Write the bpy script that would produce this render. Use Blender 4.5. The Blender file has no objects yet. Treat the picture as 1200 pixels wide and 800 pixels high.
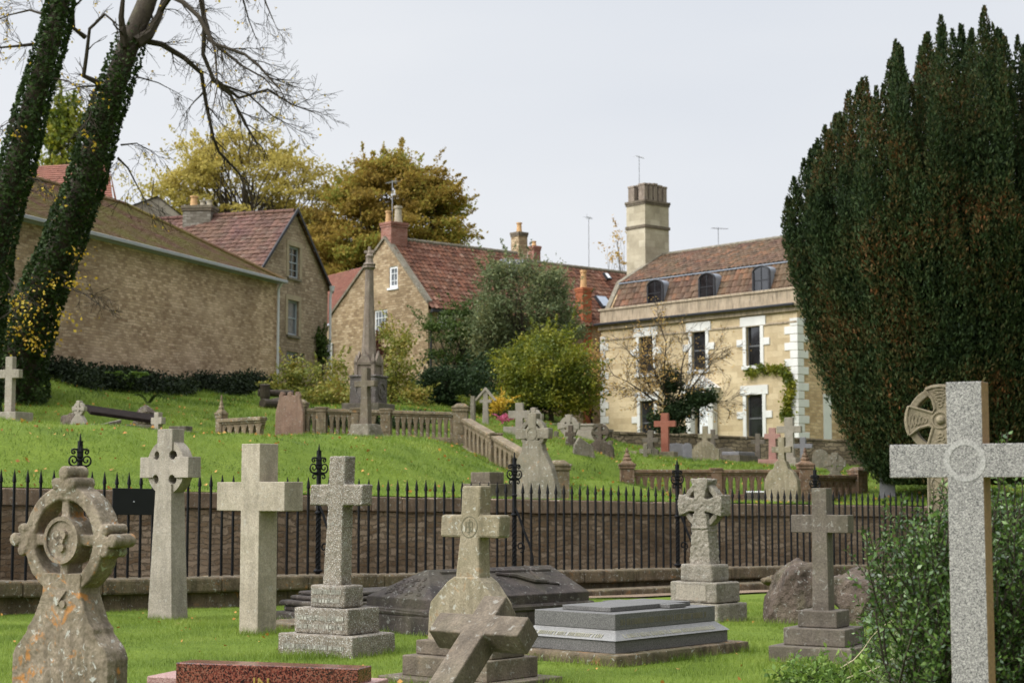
import bpy, bmesh, math, random
import numpy as np
from mathutils import Vector, Matrix
from math import sin, cos, pi, radians, atan, sqrt
rng = np.random.default_rng(7)
random.seed(7)
sc = bpy.context.scene
COL = sc.collection
# ------------------------------------------------------------ camera geometry
FPX = 2000.0                      # focal length in pixels of a 1200 px wide frame
PITCH = atan(175 / FPX)
EYE = 1.6
def P(px, py, D):
    """world point seen at photo pixel (px,py) at a forward distance D"""
    u = (px - 600) / FPX; v = (400 - py) / FPX
    dy = cos(PITCH) - v * sin(PITCH); dz = sin(PITCH) + v * cos(PITCH)
    return Vector((D * u / dy, D, EYE + D * dz / dy))
def Z(py, D): return P(600, py, D).z
# ------------------------------------------------------------ materials
class NT:
    def __init__(s, name):
        s.m = bpy.data.materials.new(name); s.m.use_nodes = True
        s.t = s.m.node_tree; s.n = s.t.nodes; s.n.clear()
        s.out = s.n.new('ShaderNodeOutputMaterial'); s.b = s.n.new('ShaderNodeBsdfPrincipled')
        s.L(s.b.outputs[0], s.out.inputs[0])
    def L(s, a, b): s.t.links.new(a, b)
    def node(s, typ, **k):
        n = s.n.new(typ)
        for a, v in k.items(): setattr(n, a, v)
        return n
    def put(s, sock, v):
        if isinstance(v, bpy.types.NodeSocket): s.L(v, sock)
        elif isinstance(v, (tuple, list)) and len(v) == 3 and sock.type == 'RGBA': sock.default_value = (*v, 1)
        else: sock.default_value = v
    def coord(s, kind='Object', scale=(1, 1, 1)):
        c = s.node('ShaderNodeTexCoord'); mp = s.node('ShaderNodeMapping')
        s.L(c.outputs[kind], mp.inputs[0]); mp.inputs['Scale'].default_value = scale
        return mp.outputs[0]
    def noise(s, vec, scale, detail=5, rough=.55, dist=0, col=False):
        n = s.node('ShaderNodeTexNoise'); s.L(vec, n.inputs['Vector'])
        n.inputs['Scale'].default_value = scale; n.inputs['Detail'].default_value = detail
        n.inputs['Roughness'].default_value = rough; n.inputs['Distortion'].default_value = dist
        return n.outputs['Color' if col else 'Fac']
    def vor(s, vec, scale, out='Color', feature='F1'):
        n = s.node('ShaderNodeTexVoronoi', feature=feature); s.L(vec, n.inputs['Vector']); n.inputs['Scale'].default_value = scale
        return n.outputs[out]
    def ramp(s, fac, stops, interp='LINEAR'):
        r = s.node('ShaderNodeValToRGB'); s.L(fac, r.inputs[0]); cr = r.color_ramp; cr.interpolation = interp
        while len(cr.elements) < len(stops): cr.elements.new(.5)
        for e, (p, c) in zip(cr.elements, stops):
            e.position = p; e.color = (*c, 1) if isinstance(c, tuple) else (c, c, c, 1)
        return r.outputs[0]
    def mix(s, fac, a, b, mode='MIX'):
        n = s.node('ShaderNodeMix', data_type='RGBA', blend_type=mode)
        s.put(n.inputs[0], fac); s.put(n.inputs[6], a); s.put(n.inputs[7], b); return n.outputs[2]
    def math(s, op, a, b=0.0, c=0.0):
        n = s.node('ShaderNodeMath', operation=op); s.put(n.inputs[0], a); s.put(n.inputs[1], b); s.put(n.inputs[2], c); return n.outputs[0]
    def bump(s, h, strength=.5, dist=.01, base=None):
        n = s.node('ShaderNodeBump'); s.L(h, n.inputs['Height']); n.inputs['Strength'].default_value = strength
        n.inputs['Distance'].default_value = dist
        if base is not None: s.L(base, n.inputs['Normal'])
        s.L(n.outputs[0], s.b.inputs['Normal']); return n.outputs[0]
    def fin(s, col, rough=.8, spec=.3, metal=0):
        s.put(s.b.inputs['Base Color'], col); s.put(s.b.inputs['Roughness'], rough)
        s.b.inputs['Specular IOR Level'].default_value = spec; s.b.inputs['Metallic'].default_value = metal
        return s.m
def g(v): return (v, v, v)
def mul(c, k): return tuple(x * k for x in c)
def m_stone(name, c1, c2, lichen=0., white=0., algae=0., stain=.3, rough=.85, bump=.5, sc_=3., speck=0.):
    c1 = tuple(x * k for x, k in zip(c1, (.90, .815, .765))); c2 = tuple(x * k for x, k in zip(c2, (.90, .815, .765)))
    n = NT(name); v = n.coord()
    big = n.noise(v, sc_, 8, .62); col = n.mix(n.ramp(big, [(.35, 0.), (.65, 1.)]), c1, c2)
    fine = n.noise(v, 55, 6, .7)
    col = n.mix(1, col, n.ramp(fine, [(.25, .55), (.5, .95), (.75, 1.35)]), 'MULTIPLY')
    if speck:
        sp = n.noise(v, 120, 2, .5); col = n.mix(n.ramp(sp, [(.52, 0.), (.6, speck)]), col, mul(c1, .35))
        sp2 = n.noise(n.coord(scale=(1.1, .9, 1.05)), 90, 2, .5); col = n.mix(n.ramp(sp2, [(.56, 0.), (.64, speck)]), col, (.62, .6, .55))
    if stain:
        st = n.noise(n.coord(scale=(5, 5, .9)), 1.6, 6, .65)
        col = n.mix(n.ramp(st, [(.44, 0.), (.68, stain)]), col, mul(c1, .38))
    if algae:
        al = n.noise(v, 2.2, 6, .6, .4); col = n.mix(n.ramp(al, [(.45, 0.), (.7, algae)]), col, (.11, .105, .045))
    if white:
        w = n.noise(v, 17, 5, .6, .8); col = n.mix(n.ramp(w, [(.6, 0.), (.66, white)]), col, (.50, .50, .44))
    if lichen:
        l = n.noise(v, 6, 8, .72, .6); col = n.mix(n.ramp(l, [(.57 if lichen > .8 else .60, 0.), (.64, lichen)]), col, (.42, .17, .03))
    n.bump(n.math('ADD', n.math('MULTIPLY', fine, .5), n.noise(v, 14, 8, .6)), bump, .02)
    return n.fin(col, rough)
def m_granite(name, cols, scale=160, rough=.35, bumpy=.0):
    n = NT(name); v = n.coord()
    r = n.vor(v, scale); b = n.node('ShaderNodeSeparateColor'); n.L(r, b.inputs[0])
    k = len(cols); col = n.ramp(b.outputs[0], [(i / k, c) for i, c in enumerate(cols)], 'CONSTANT')
    col = n.mix(.35, col, n.mix(1, col, n.ramp(n.noise(v, 4, 6, .6), [(.3, .6), (.7, 1.2)]), 'MULTIPLY'))
    if bumpy: n.bump(n.noise(v, 90, 4), bumpy, .004)
    return n.fin(col, rough, .4)
def m_masonry(name, c1, c2, c3, mortar, bw=.34, bh=.13, wob=.05, bump=.6, msize=.012, dark=.5, dscale=.35):
    n = NT(name); uv = n.node('ShaderNodeTexCoord').outputs['UV']
    wn = n.noise(uv, 2.2, 4, .6, 0, True); va = n.node('ShaderNodeVectorMath', operation='MULTIPLY_ADD')
    sub = n.node('ShaderNodeVectorMath', operation='SUBTRACT'); n.L(wn, sub.inputs[0]); sub.inputs[1].default_value = (.5, .5, .5)
    n.L(sub.outputs[0], va.inputs[0]); va.inputs[1].default_value = (wob * 2.2, wob * 2.2, 0); n.L(uv, va.inputs[2])
    br = n.node('ShaderNodeTexBrick'); n.L(va.outputs[0], br.inputs['Vector'])
    br.inputs['Scale'].default_value = 1; br.inputs['Brick Width'].default_value = bw; br.inputs['Row Height'].default_value = bh
    br.inputs['Mortar Size'].default_value = msize; br.inputs['Mortar Smooth'].default_value = .4
    n.put(br.inputs['Color1'], g(0.)); n.put(br.inputs['Color2'], g(1.)); n.put(br.inputs['Mortar'], g(.5))
    sp = n.math('ADD', n.math('MULTIPLY', br.outputs[0], .6), n.math('MULTIPLY', n.noise(uv, 5, 3), .4))
    col = n.ramp(sp, [(.2, c1), (.5, c2), (.8, c3)])
    col = n.mix(br.outputs['Fac'], col, mortar)
    col = n.mix(1, col, n.ramp(n.noise(uv, 28, 6, .7), [(.25, .6), (.5, 1.), (.8, 1.3)]), 'MULTIPLY')
    col = n.mix(n.ramp(n.noise(uv, dscale, 6, .65, .5), [(.42, 0.), (.68, dark)]), col, mul(c1, .45))
    col = n.mix(n.ramp(n.noise(uv, .55, 5, .6, .3), [(.50, 0.), (.66, .35)]), col, mul(c3, 1.15)); col = n.mix(n.ramp(n.noise(uv, 1.7, 6, .7), [(.55, 0.), (.7, .35)]), col, mul(c2, .62))
    h = n.math('ADD', n.math('MULTIPLY', n.math('SUBTRACT', 1., br.outputs['Fac']), 1.), n.math('MULTIPLY', n.noise(uv, 18, 6, .7), .7))
    n.bump(h, bump, .03)
    return n.fin(col, .92, .15)
def m_tiles(name, cs, moss=.3, mossc=(.16, .15, .03)):
    n = NT(name); uv = n.node('ShaderNodeTexCoord').outputs['UV']
    fl = n.node('ShaderNodeVectorMath', operation='FLOOR'); n.L(uv, fl.inputs[0])
    wn = n.node('ShaderNodeTexWhiteNoise', noise_dimensions='2D'); n.L(fl.outputs[0], wn.inputs[0])
    col = n.ramp(wn.outputs[0], [(i / (len(cs) - 1), c) for i, c in enumerate(cs)])
    col = n.mix(1, col, n.ramp(n.noise(uv, 1.3, 4, .6), [(.25, .6), (.55, 1.), (.8, 1.25)]), 'MULTIPLY')
    col = n.mix(n.ramp(n.noise(uv, .13, 5, .6), [(.36, 0.), (.60, moss)]), col, mossc)
    col = n.mix(n.ramp(n.noise(uv, .7, 4, .6), [(.56, 0.), (.8, .4)]), col, (.3, .26, .2))
    n.bump(n.noise(uv, 6, 5, .7), .4, .02)
    return n.fin(col, .85, .2)
def m_leaf(name, cols, clump=.5, cscale=.8, trans=.25, rough=.55, spec=.3, detail=3):
    """cols: ramp colours dark->light of single leaves; per-leaf and per-clump variation"""
    n = NT(name); geo = n.node('ShaderNodeNewGeometry'); v = n.coord()
    r = n.math('ADD', n.math('MULTIPLY', geo.outputs['Random Per Island'], 1 - clump),
               n.math('MULTIPLY', n.ramp(n.noise(v, cscale, detail), [(.3, 0.), (.7, 1.)]), clump))
    k = len(cols); col = n.ramp(r, [(.08 + .84 * i / (k - 1), c) for i, c in enumerate(cols)])
    n.fin(col, rough, spec)
    if trans:
        t = n.node('ShaderNodeBsdfTranslucent'); n.L(col, t.inputs[0]); mx = n.node('ShaderNodeMixShader')
        mx.inputs[0].default_value = trans; n.L(n.b.outputs[0], mx.inputs[1]); n.L(t.outputs[0], mx.inputs[2]); n.L(mx.outputs[0], n.out.inputs[0])
    return n.m
def m_plain(name, c, rough=.6, metal=0, spec=.3, var=.25, scale=6, bump=0.):
    n = NT(name); v = n.coord(); nz = n.noise(v, scale, 6, .65)
    col = n.mix(1, c, n.ramp(nz, [(.3, 1 - var), (.7, 1 + var)]), 'MULTIPLY')
    if bump: n.bump(n.noise(v, scale * 8, 5), bump, .005)
    return n.fin(col, rough, spec, metal)
# ------------------------------------------------------------ objects
def tag(o, label=None, cat=None, group=None, kind=None):
    if label: o['label'] = label
    if cat: o['category'] = cat
    if group: o['group'] = group
    if kind: o['kind'] = kind
    return o
def empty(name, loc, rz=0, label=None, cat=None, group=None):
    o = bpy.data.objects.new(name, None); COL.objects.link(o); o.location = loc; o.rotation_euler = (0, 0, rz)
    o.empty_display_size = .2
    return tag(o, label, cat, group)
def wloc(o):
    v = Vector((0, 0, 0))
    while o is not None: v += Vector(o.location); o = o.parent
    return v
def link(name, me, mat=None, parent=None, bevel=0, smooth=False):
    o = bpy.data.objects.new(name, me); COL.objects.link(o)
    if mat is not None: me.materials.append(mat)
    if parent is not None: o.parent = parent
    if bevel:
        b = o.modifiers.new('Bevel', 'BEVEL'); b.width = bevel; b.segments = 2; b.limit_method = 'ANGLE'; b.angle_limit = radians(35)
    if smooth: me.polygons.foreach_set('use_smooth', [True] * len(me.polygons))
    return o
def copy_tree(o, parent=None):
    c = o.copy(); COL.objects.link(c); c.parent = parent
    for ch in list(o.children): copy_tree(ch, c)
    return c
_ctex = {}
def weather(o, voxel=.014, disp=.010, scale=.08, disp2=0.):
    r = o.modifiers.new('Remesh', 'REMESH'); r.mode = 'VOXEL'; r.voxel_size = voxel; r.use_smooth_shade = True
    for k, (d, s) in enumerate(((disp, scale), (disp2, scale * 4))):
        if not d: continue
        if s not in _ctex:
            t = bpy.data.textures.new('clouds', 'CLOUDS'); t.noise_scale = s; t.noise_depth = 3; _ctex[s] = t
        m = o.modifiers.new('Displace', 'DISPLACE'); m.texture = _ctex[s]; m.strength = d * 2; m.mid_level = .5
        m.texture_coords = 'GLOBAL'
    return o
class MB:
    def __init__(s): s.v = []; s.f = []; s.mi = []
    def add(s, vs, fs, mi=0):
        b = len(s.v); s.v += [tuple(x) for x in vs]; s.f += [tuple(b + i for i in f) for f in fs]; s.mi += [mi] * len(fs); return s
    def box(s, x0, x1, y0, y1, z0, z1, top=None, mi=0):
        """top: (x0,x1,y0,y1) of the top face, for a tapered block"""
        a, b, c, d = top or (x0, x1, y0, y1)
        return s.add([(x0, y0, z0), (x1, y0, z0), (x1, y1, z0), (x0, y1, z0), (a, c, z1), (b, c, z1), (b, d, z1), (a, d, z1)],
                     [(3, 2, 1, 0), (4, 5, 6, 7), (0, 1, 5, 4), (1, 2, 6, 5), (2, 3, 7, 6), (3, 0, 4, 7)], mi)
    def cbox(s, cx, cy, w, d, z0, z1, tw=None, td=None):
        tw = tw or w; td = td or d
        return s.box(cx - w / 2, cx + w / 2, cy - d / 2, cy + d / 2, z0, z1, (cx - tw / 2, cx + tw / 2, cy - td / 2, cy + td / 2))
    def prism(s, pts, y0, y1, fn=None):
        """2D outline (x,z) counter-clockwise seen from -y, extruded along y"""
        n = len(pts); fn = fn or (lambda x, y, z: (x, y, z))
        vs = [fn(x, y0, z) for x, z in pts] + [fn(x, y1, z) for x, z in pts]
        fs = [tuple(range(n)), tuple(range(2 * n - 1, n - 1, -1))] + [(i, i + n, (i + 1) % n + n, (i + 1) % n) for i in range(n)]
        return s.add(vs, fs)
    def ring(s, cx, cz, r0, r1, y0, y1, n=40, a0=0, a1=2 * pi):
        vs = []; fs = []; full = abs(a1 - a0 - 2 * pi) < 1e-6; m = n if full else n + 1
        for i in range(m):
            a = a0 + (a1 - a0) * i / n; c, d = cos(a), sin(a)
            vs += [(cx + r0 * c, y0, cz + r0 * d), (cx + r1 * c, y0, cz + r1 * d), (cx + r1 * c, y1, cz + r1 * d), (cx + r0 * c, y1, cz + r0 * d)]
        for i in range(n):
            a = i * 4; b = ((i + 1) % m) * 4
            for k in range(4): fs.append((a + k, a + (k + 1) % 4, b + (k + 1) % 4, b + k))
        if not full: fs += [(3, 2, 1, 0), tuple(4 * n + k for k in range(4))]
        return s.add(vs, fs)
    def disc(s, cx, cz, r, y0, y1, n=24):
        return s.prism([(cx + r * cos(2 * pi * i / n), cz + r * sin(2 * pi * i / n)) for i in range(n)], y0, y1)
    def lathe(s, prof, cx=0, cy=0, n=16, ph=0):
        vs = []; fs = []
        for r, z in prof: vs += [(cx + r * cos(2 * pi * i / n + ph), cy + r * sin(2 * pi * i / n + ph), z) for i in range(n)]
        for j in range(len(prof) - 1):
            for i in range(n): fs.append((j * n + i, j * n + (i + 1) % n, (j + 1) * n + (i + 1) % n, (j + 1) * n + i))
        fs += [tuple(range(n - 1, -1, -1)), tuple((len(prof) - 1) * n + i for i in range(n))]
        return s.add(vs, fs)
    def tube(s, pts, rad, n=6, cap=True):
        pts = [Vector(p) for p in pts]; m = len(pts)
        if not hasattr(rad, '__len__'): rad = [rad] * m
        if len(rad) == 2 and m > 2: rad = [rad[0] + (rad[1] - rad[0]) * i / (m - 1) for i in range(m)]
        vs = []; fs = []; t0 = (pts[1] - pts[0]).normalized(); a = t0.orthogonal().normalized()
        for i in range(m):
            t = (pts[min(i + 1, m - 1)] - pts[max(i - 1, 0)]); t = t.normalized() if t.length > 1e-9 else t0
            a = a - t * a.dot(t); a = a.normalized() if a.length > 1e-6 else t.orthogonal().normalized(); b = t.cross(a)
            vs += [pts[i] + (a * cos(2 * pi * k / n) + b * sin(2 * pi * k / n)) * rad[i] for k in range(n)]
        for j in range(m - 1):
            for k in range(n): fs.append((j * n + k, j * n + (k + 1) % n, (j + 1) * n + (k + 1) % n, (j + 1) * n + k))
        if cap: fs += [tuple(range(n - 1, -1, -1)), tuple((m - 1) * n + k for k in range(n))]
        return s.add(vs, fs)
    def build(s, name, mat, parent=None, world=False, bevel=0, smooth=False, uv=True, local=None):
        off = wloc(parent) if (world and parent is not None) else Vector((0, 0, 0))
        if local is not None: off = Vector(local)
        me = bpy.data.meshes.new(name); me.from_pydata([(x - off.x, y - off.y, z - off.z) for x, y, z in s.v], [], s.f)
        bm = bmesh.new(); bm.from_mesh(me); bmesh.ops.recalc_face_normals(bm, faces=bm.faces); bm.to_mesh(me); bm.free()
        o = link(name, me, None, parent, bevel, smooth)
        for m in (mat if isinstance(mat, (list, tuple)) else [mat]): me.materials.append(m)
        if any(s.mi): me.polygons.foreach_set('material_index', s.mi)
        if uv: auto_uv(me, off)
        if local is not None: o.location = local
        return o
def cut(o, cutter):
    """carve the cutter's shape out of o for good"""
    c = cutter.build('cutter', None, None, uv=False); c.matrix_world = o.matrix_world; c.parent = o.parent; c.location = o.location
    m = o.modifiers.new('cut', 'BOOLEAN'); m.operation = 'DIFFERENCE'; m.object = c; m.solver = 'EXACT'; bpy.context.view_layer.update()
    me = bpy.data.meshes.new_from_object(o.evaluated_get(bpy.context.evaluated_depsgraph_get())); o.modifiers.remove(m); o.data = me; bpy.data.objects.remove(c); return o
def auto_uv(me, off=(0, 0, 0)):
    n = len(me.polygons)
    if not n: return
    off = np.array(off)
    nor = np.zeros(n * 3); me.polygons.foreach_get('normal', nor); nor = nor.reshape(-1, 3)
    co = np.zeros(len(me.vertices) * 3); me.vertices.foreach_get('co', co); co = co.reshape(-1, 3) + off
    li = np.zeros(len(me.loops), int); me.loops.foreach_get('vertex_index', li)
    lt = np.zeros(n, int); me.polygons.foreach_get('loop_total', lt); fi = np.repeat(np.arange(n), lt)
    u = np.stack([-nor[:, 1], nor[:, 0], np.zeros(n)], 1); ln = np.linalg.norm(u, axis=1); bad = ln < .05
    u[bad] = (1, 0, 0); ln[bad] = 1; u /= ln[:, None]; w = np.cross(nor, u)
    p = co[li]; uvs = np.stack([(p * u[fi]).sum(1), (p * w[fi]).sum(1)], 1)
    l = me.uv_layers.new(name='UVMap'); l.data.foreach_set('uv', uvs.ravel())
def np_mesh(name, V, k):
    V = np.ascontiguousarray(V, dtype=np.float32).reshape(-1, 3); n = len(V) // k
    me = bpy.data.meshes.new(name); me.vertices.add(len(V)); me.vertices.foreach_set('co', V.ravel())
    me.loops.add(n * k); me.loops.foreach_set('vertex_index', np.arange(n * k, dtype=np.int32))
    me.polygons.add(n); me.polygons.foreach_set('loop_start', np.arange(n, dtype=np.int32) * k)
    me.update(calc_edges=True); return me
def leaves(name, C, size, mat, parent=None, dirs=None, aspect=.55, jit=.4, upbias=0., fold=.25):
    """one pointed leaf (a folded quad) at every centre in C"""
    C = np.asarray(C, float); n = len(C)
    d = rng.normal(size=(n, 3)) if dirs is None else np.asarray(dirs) + rng.normal(size=(n, 3)) * jit
    d[:, 2] += upbias; d /= np.linalg.norm(d, axis=1)[:, None] + 1e-9
    a = np.cross(d, rng.normal(size=(n, 3))); a /= np.linalg.norm(a, axis=1)[:, None] + 1e-9
    nn = np.cross(d, a); s = (size * rng.uniform(.6, 1.3, n))[:, None]
    b = C - d * s * .5; t = C + d * s * .5; m = C + nn * s * fold * .5
    V = np.stack([b, m + a * s * aspect * .5, t, m - a * s * aspect * .5], 1)
    off = np.array(wloc(parent)) if parent is not None else 0
    return link(name, np_mesh(name, V - off, 4), mat, parent)
def blob(c, r, n, shell=.6):
    d = rng.normal(size=(n, 3)); d /= np.linalg.norm(d, axis=1)[:, None]
    q = shell + (1 - shell) * rng.random(n); return np.asarray(c) + d * q[:, None] * np.asarray(r)
def clumps(c, R, nc, per, cr, shell=.55, flat=.7, bottom=-1., keep=None):
    """leaf positions: nc clumps spread through an ellipsoid, biased outwards"""
    cs = blob(c, R, nc * 2, shell); cs = cs[cs[:, 2] > c[2] + bottom * R[2]]
    if keep is not None: cs = cs[[keep(*p) for p in cs]]
    cs = cs[:nc]; out = []
    for p in cs:
        r = cr * rng.uniform(.6, 1.3); k = int(per * (r / cr) ** 2)
        q = rng.normal(size=(k, 3)) * .5; out.append(p + q * np.array([r, r, r * flat]))
    return np.concatenate(out), cs
def stripe(px0, px1): pass
def text_obj(name, s, size, mat, parent, loc, rot, depth=.004, space=1.0):
    cu = bpy.data.curves.new(name, 'FONT'); cu.body = s; cu.size = size; cu.extrude = depth; cu.align_x = 'CENTER'; cu.space_character = space
    t = bpy.data.objects.new(name, cu); COL.objects.link(t); bpy.context.view_layer.update()
    me = bpy.data.meshes.new_from_object(t.evaluated_get(bpy.context.evaluated_depsgraph_get())); bpy.data.objects.remove(t)
    me.materials.clear(); o = link(name, me, mat, parent); o.location = loc; o.rotation_euler = rot; return o
# ------------------------------------------------------------ palette
M = {}
M['lichen_stone'] = m_stone('lichen_limestone', (.19, .16, .11), (.36, .315, .24), .81, .7, .25, .75, bump=.8, sc_=4)
M['headred'] = m_stone('red_brown_headstone', (.20, .13, .095), (.30, .21, .155), 0, .3, .1, .5, bump=.6, sc_=2)
M['pale_stone'] = m_stone('pale_limestone', (.29, .275, .225), (.40, .38, .32), 0, .25, .2, .42, bump=.45)
M['cross_stone'] = m_stone('sawn_limestone', (.35, .325, .25), (.46, .43, .345), 0, .2, .3, .42, bump=.4)
M['rough_granite'] = m_stone('rough_grey_granite', (.22, .20, .155), (.33, .30, .24), 0, .25, .15, .45, bump=1., speck=.75)
M['tan_stone'] = m_stone('tan_weathered_stone', (.24, .215, .14), (.35, .32, .23), .2, .5, .35, .6, bump=.5)
M['dark_tan'] = m_stone('dark_weathered_stone', (.115, .098, .072), (.21, .183, .138), .05, .25, .3, .5, bump=.6)
M['brown_stone'] = m_stone('brown_weathered_stone', (.105, .093, .074), (.175, .158, .13), 0, .2, .3, .45, bump=.4)
M['black_stone'] = m_stone('blackened_stone', (.032, .027, .024), (.085, .072, .062), .0, .22, .2, .5, bump=.8)
M['wheel_stone'] = m_stone('grey_carved_granite', (.22, .21, .165), (.33, .31, .255), 0, .3, .3, .5, bump=1.0, speck=.3)
M['mid_stone'] = m_stone('grey_headstone', (.17, .16, .12), (.27, .255, .20), .2, .5, .3, .5, bump=.5)
M['light_stone'] = m_stone('light_headstone', (.30, .285, .235), (.40, .38, .32), .1, .3, .25, .3, bump=.4)
M['red_stone'] = m_stone('red_sandstone', (.28, .10, .065), (.36, .15, .10), 0, .1, .1, .2, bump=.3)
M['pink_stone'] = m_stone('pink_granite', (.35, .20, .17), (.45, .28, .24), 0, .1, .1, .2, bump=.2)
M['slate'] = m_stone('grey_slate', (.17, .18, .20), (.24, .25, .27), 0, .1, .1, .2, rough=.6, bump=.15)
M['balu_stone'] = m_stone('balustrade_stone', (.17, .135, .085), (.30, .25, .165), .35, .6, .4, .7, bump=.6)
M['balu_brown'] = m_stone('balustrade_brown_stone', (.15, .095, .062), (.26, .18, .115), .3, .5, .25, .6, bump=.6)
M['boulder'] = m_stone('red_brown_boulder', (.085, .066, .050), (.175, .145, .112), .0, .35, .5, .8, bump=1.6, sc_=1.6)
M['ledge'] = m_stone('mossy_ledge_stone', (.12, .095, .058), (.23, .185, .12), .4, .5, .5, .85, bump=1.3)
M['carved'] = m_stone('carved_tan_stone', (.20, .175, .12), (.29, .26, .18), .0, .1, .2, .35, bump=.4)
M['granite'] = m_granite('speckled_grey_granite', [(.035, .033, .031), (.13, .12, .11), (.23, .213, .192), (.31, .288, .257), (.17, .156, .14), (.42, .39, .35)], 300, .6)
M['granite_side'] = m_stone('sandy_granite_side', (.30, .19, .09), (.36, .24, .12), 0, 0, 0, .2, bump=.3)
M['granite_ring'] = m_granite('pale_granite_ring', [(.26, .243, .22), (.36, .335, .305), (.42, .395, .36), (.20, .187, .17)], 280, .6)
M['red_granite'] = m_granite('red_polished_granite', [(.018, .012, .012), (.17, .048, .032), (.26, .08, .052), (.12, .032, .024), (.06, .02, .016), (.23, .10, .07)], 110, .18)
M['pink_top'] = m_granite('pink_matt_granite', [(.25, .13, .11), (.40, .25, .22), (.33, .18, .15)], 120, .5)
M['grey_granite'] = m_granite('dark_grey_granite', [(.058, .054, .049), (.115, .108, .098), (.175, .165, .15), (.088, .083, .075)], 240, .55)
M['grey_light'] = m_granite('light_grey_granite', [(.14, .133, .12), (.19, .181, .165), (.24, .228, .21)], 220, .38)
M['iron'] = m_plain('black_painted_iron', (.006, .006, .0065), .6, 0, .16, .3, 30)
M['sign'] = m_plain('black_board', (.008, .008, .009), .5, 0, .3, .2)
M['gold'] = m_plain('gold_leaf', (.62, .42, .12), .35, .6)
M['incis'] = m_plain('incised_line', (.15, .135, .085), .9)
M['incis2'] = m_plain('worn_lettering', (.30, .28, .20), .8)
M['incis3'] = m_plain('shallow_lettering', (.36, .34, .28), .85)
M['rust'] = m_plain('rusted_black_iron', (.016, .011, .009), .9, 0, .08, .5)
M['barn_wall'] = m_masonry('coursed_rubble_barn', (.36, .235, .14), (.56, .395, .245), (.72, .53, .36), (.40, .29, .19), .24, .10, .07, 1., .010, .5, .3)
M['gable_wall'] = m_masonry('grey_rubble_gable', (.28, .20, .13), (.40, .30, .20), (.50, .39, .275), (.25, .19, .13), .27, .13, .12, .9, .012, .5, .4)
M['mid_wall'] = m_masonry('rubble_house_wall', (.25, .17, .095), (.39, .28, .16), (.51, .39, .245), (.27, .20, .13), .27, .12, .10, 1., .012, .45, .4)
M['ashlar'] = m_masonry('honey_ashlar', (.44, .335, .195), (.52, .405, .245), (.59, .47, .295), (.40, .305, .185), .6, .27, .01, .15, .006, .35, .45)
M['side_rubble'] = m_masonry('warm_rubble_wall', (.40, .27, .14), (.52, .36, .20), (.64, .47, .28), (.42, .31, .19), .3, .14, .1, .8, .014, .3, .5)
M['garden_wall'] = m_masonry('dark_rubble_garden_wall', (.09, .068, .042), (.15, .115, .072), (.24, .19, .125), (.06, .048, .032), .30, .15, .22, 1., .02, .6, .8)
M['retain'] = m_masonry('rust_brown_retaining_wall', (.19, .125, .07), (.27, .19, .115), (.37, .28, .19), (.19, .145, .095), .26, .10, .15, 1., .018, .75, .7)
M['cornice'] = m_stone('blackened_parapet_stone', (.26, .23, .16), (.40, .355, .26), .05, .2, .2, .75, bump=.3)
M['parap'] = m_stone('stained_parapet_stone', (.36, .31, .22), (.50, .435, .32), .0, .25, .1, .8, bump=.3, sc_=1.2)
M['chimney_stone'] = m_masonry('chimney_ashlar', (.34, .29, .20), (.44, .38, .27), (.50, .44, .32), (.31, .26, .18), .7, .36, .01, .15, .006, .5, .6)
M['brick'] = m_masonry('red_brick', (.20, .07, .045), (.27, .11, .075), (.34, .17, .13), (.30, .22, .18), .23, .075, .01, .4, .01, .4, .8)
M['orange_brick'] = m_masonry('orange_brick', (.28, .075, .03), (.34, .10, .042), (.38, .13, .06), (.30, .15, .09), .23, .075, .01, .3, .008, .25, .8)
M['quoin'] = m_plain('white_painted_stone', (.62, .60, .55), .7, 0, .3, .08, 2, .2)
M['quoin_old'] = m_plain('grey_quoin_stone', (.50, .48, .43), .8, 0, .3, .15, 2, .2)
M['sooty'] = m_masonry('sooty_chimney', (.13, .11, .085), (.20, .175, .14), (.27, .24, .20), (.15, .13, .10), .3, .13, .08, .8, .012, .5, .5)
M['white'] = m_plain('white_paint', (.78, .78, .77), .5, 0, .4, .05)
M['sash'] = m_plain('dark_sash_paint', (.10, .10, .10), .5)
M['grey_paint'] = m_plain('grey_paint', (.32, .35, .37), .5, 0, .4, .1)
M['dressed'] = m_plain('dressed_window_stone', (.36, .29, .19), .85, 0, .2, .15, 3, .2)
M['glass'] = m_plain('dark_window_glass', (.016, .016, .017), .06, 0, .5, .9, .9)
M['glass_grey'] = m_plain('curtained_window_glass', (.13, .14, .15), .12, 0, .5, .4, 2)
M['roof_glass'] = m_plain('skylight_glass', (.30, .34, .40), .08, 0, .6, .1)
M['lead'] = m_plain('sheet_lead', (.22, .235, .26), .5, 0, .4, .15, 3)
M['zinc'] = m_plain('pale_grey_gutter', (.34, .345, .35), .5, 0, .4, .12, 3)
M['pale_pipe'] = m_plain('pale_downpipe', (.58, .58, .57), .5, 0, .4, .1, 3)
M['black_gutter'] = m_plain('black_gutter', (.02, .02, .022), .5)
M['pot'] = m_plain('clay_chimney_pot', (.50, .30, .14), .8, 0, .2, .25, 5)
M['pot_grey'] = m_plain('weathered_chimney_pot', (.35, .30, .22), .85, 0, .2, .3, 5)
M['aerial'] = m_plain('aluminium', (.30, .30, .31), .4, .6)
M['tile_red'] = m_tiles('red_pantiles', [(.065, .026, .017), (.13, .048, .029), (.18, .074, .042), (.095, .036, .023), (.26, .135, .09)], .35, (.10, .06, .03))
M['tile_brown'] = m_tiles('brown_pantiles', [(.06, .035, .026), (.115, .062, .042), (.15, .085, .058), (.09, .048, .034), (.22, .10, .058)], .4, (.12, .10, .05))
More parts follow.
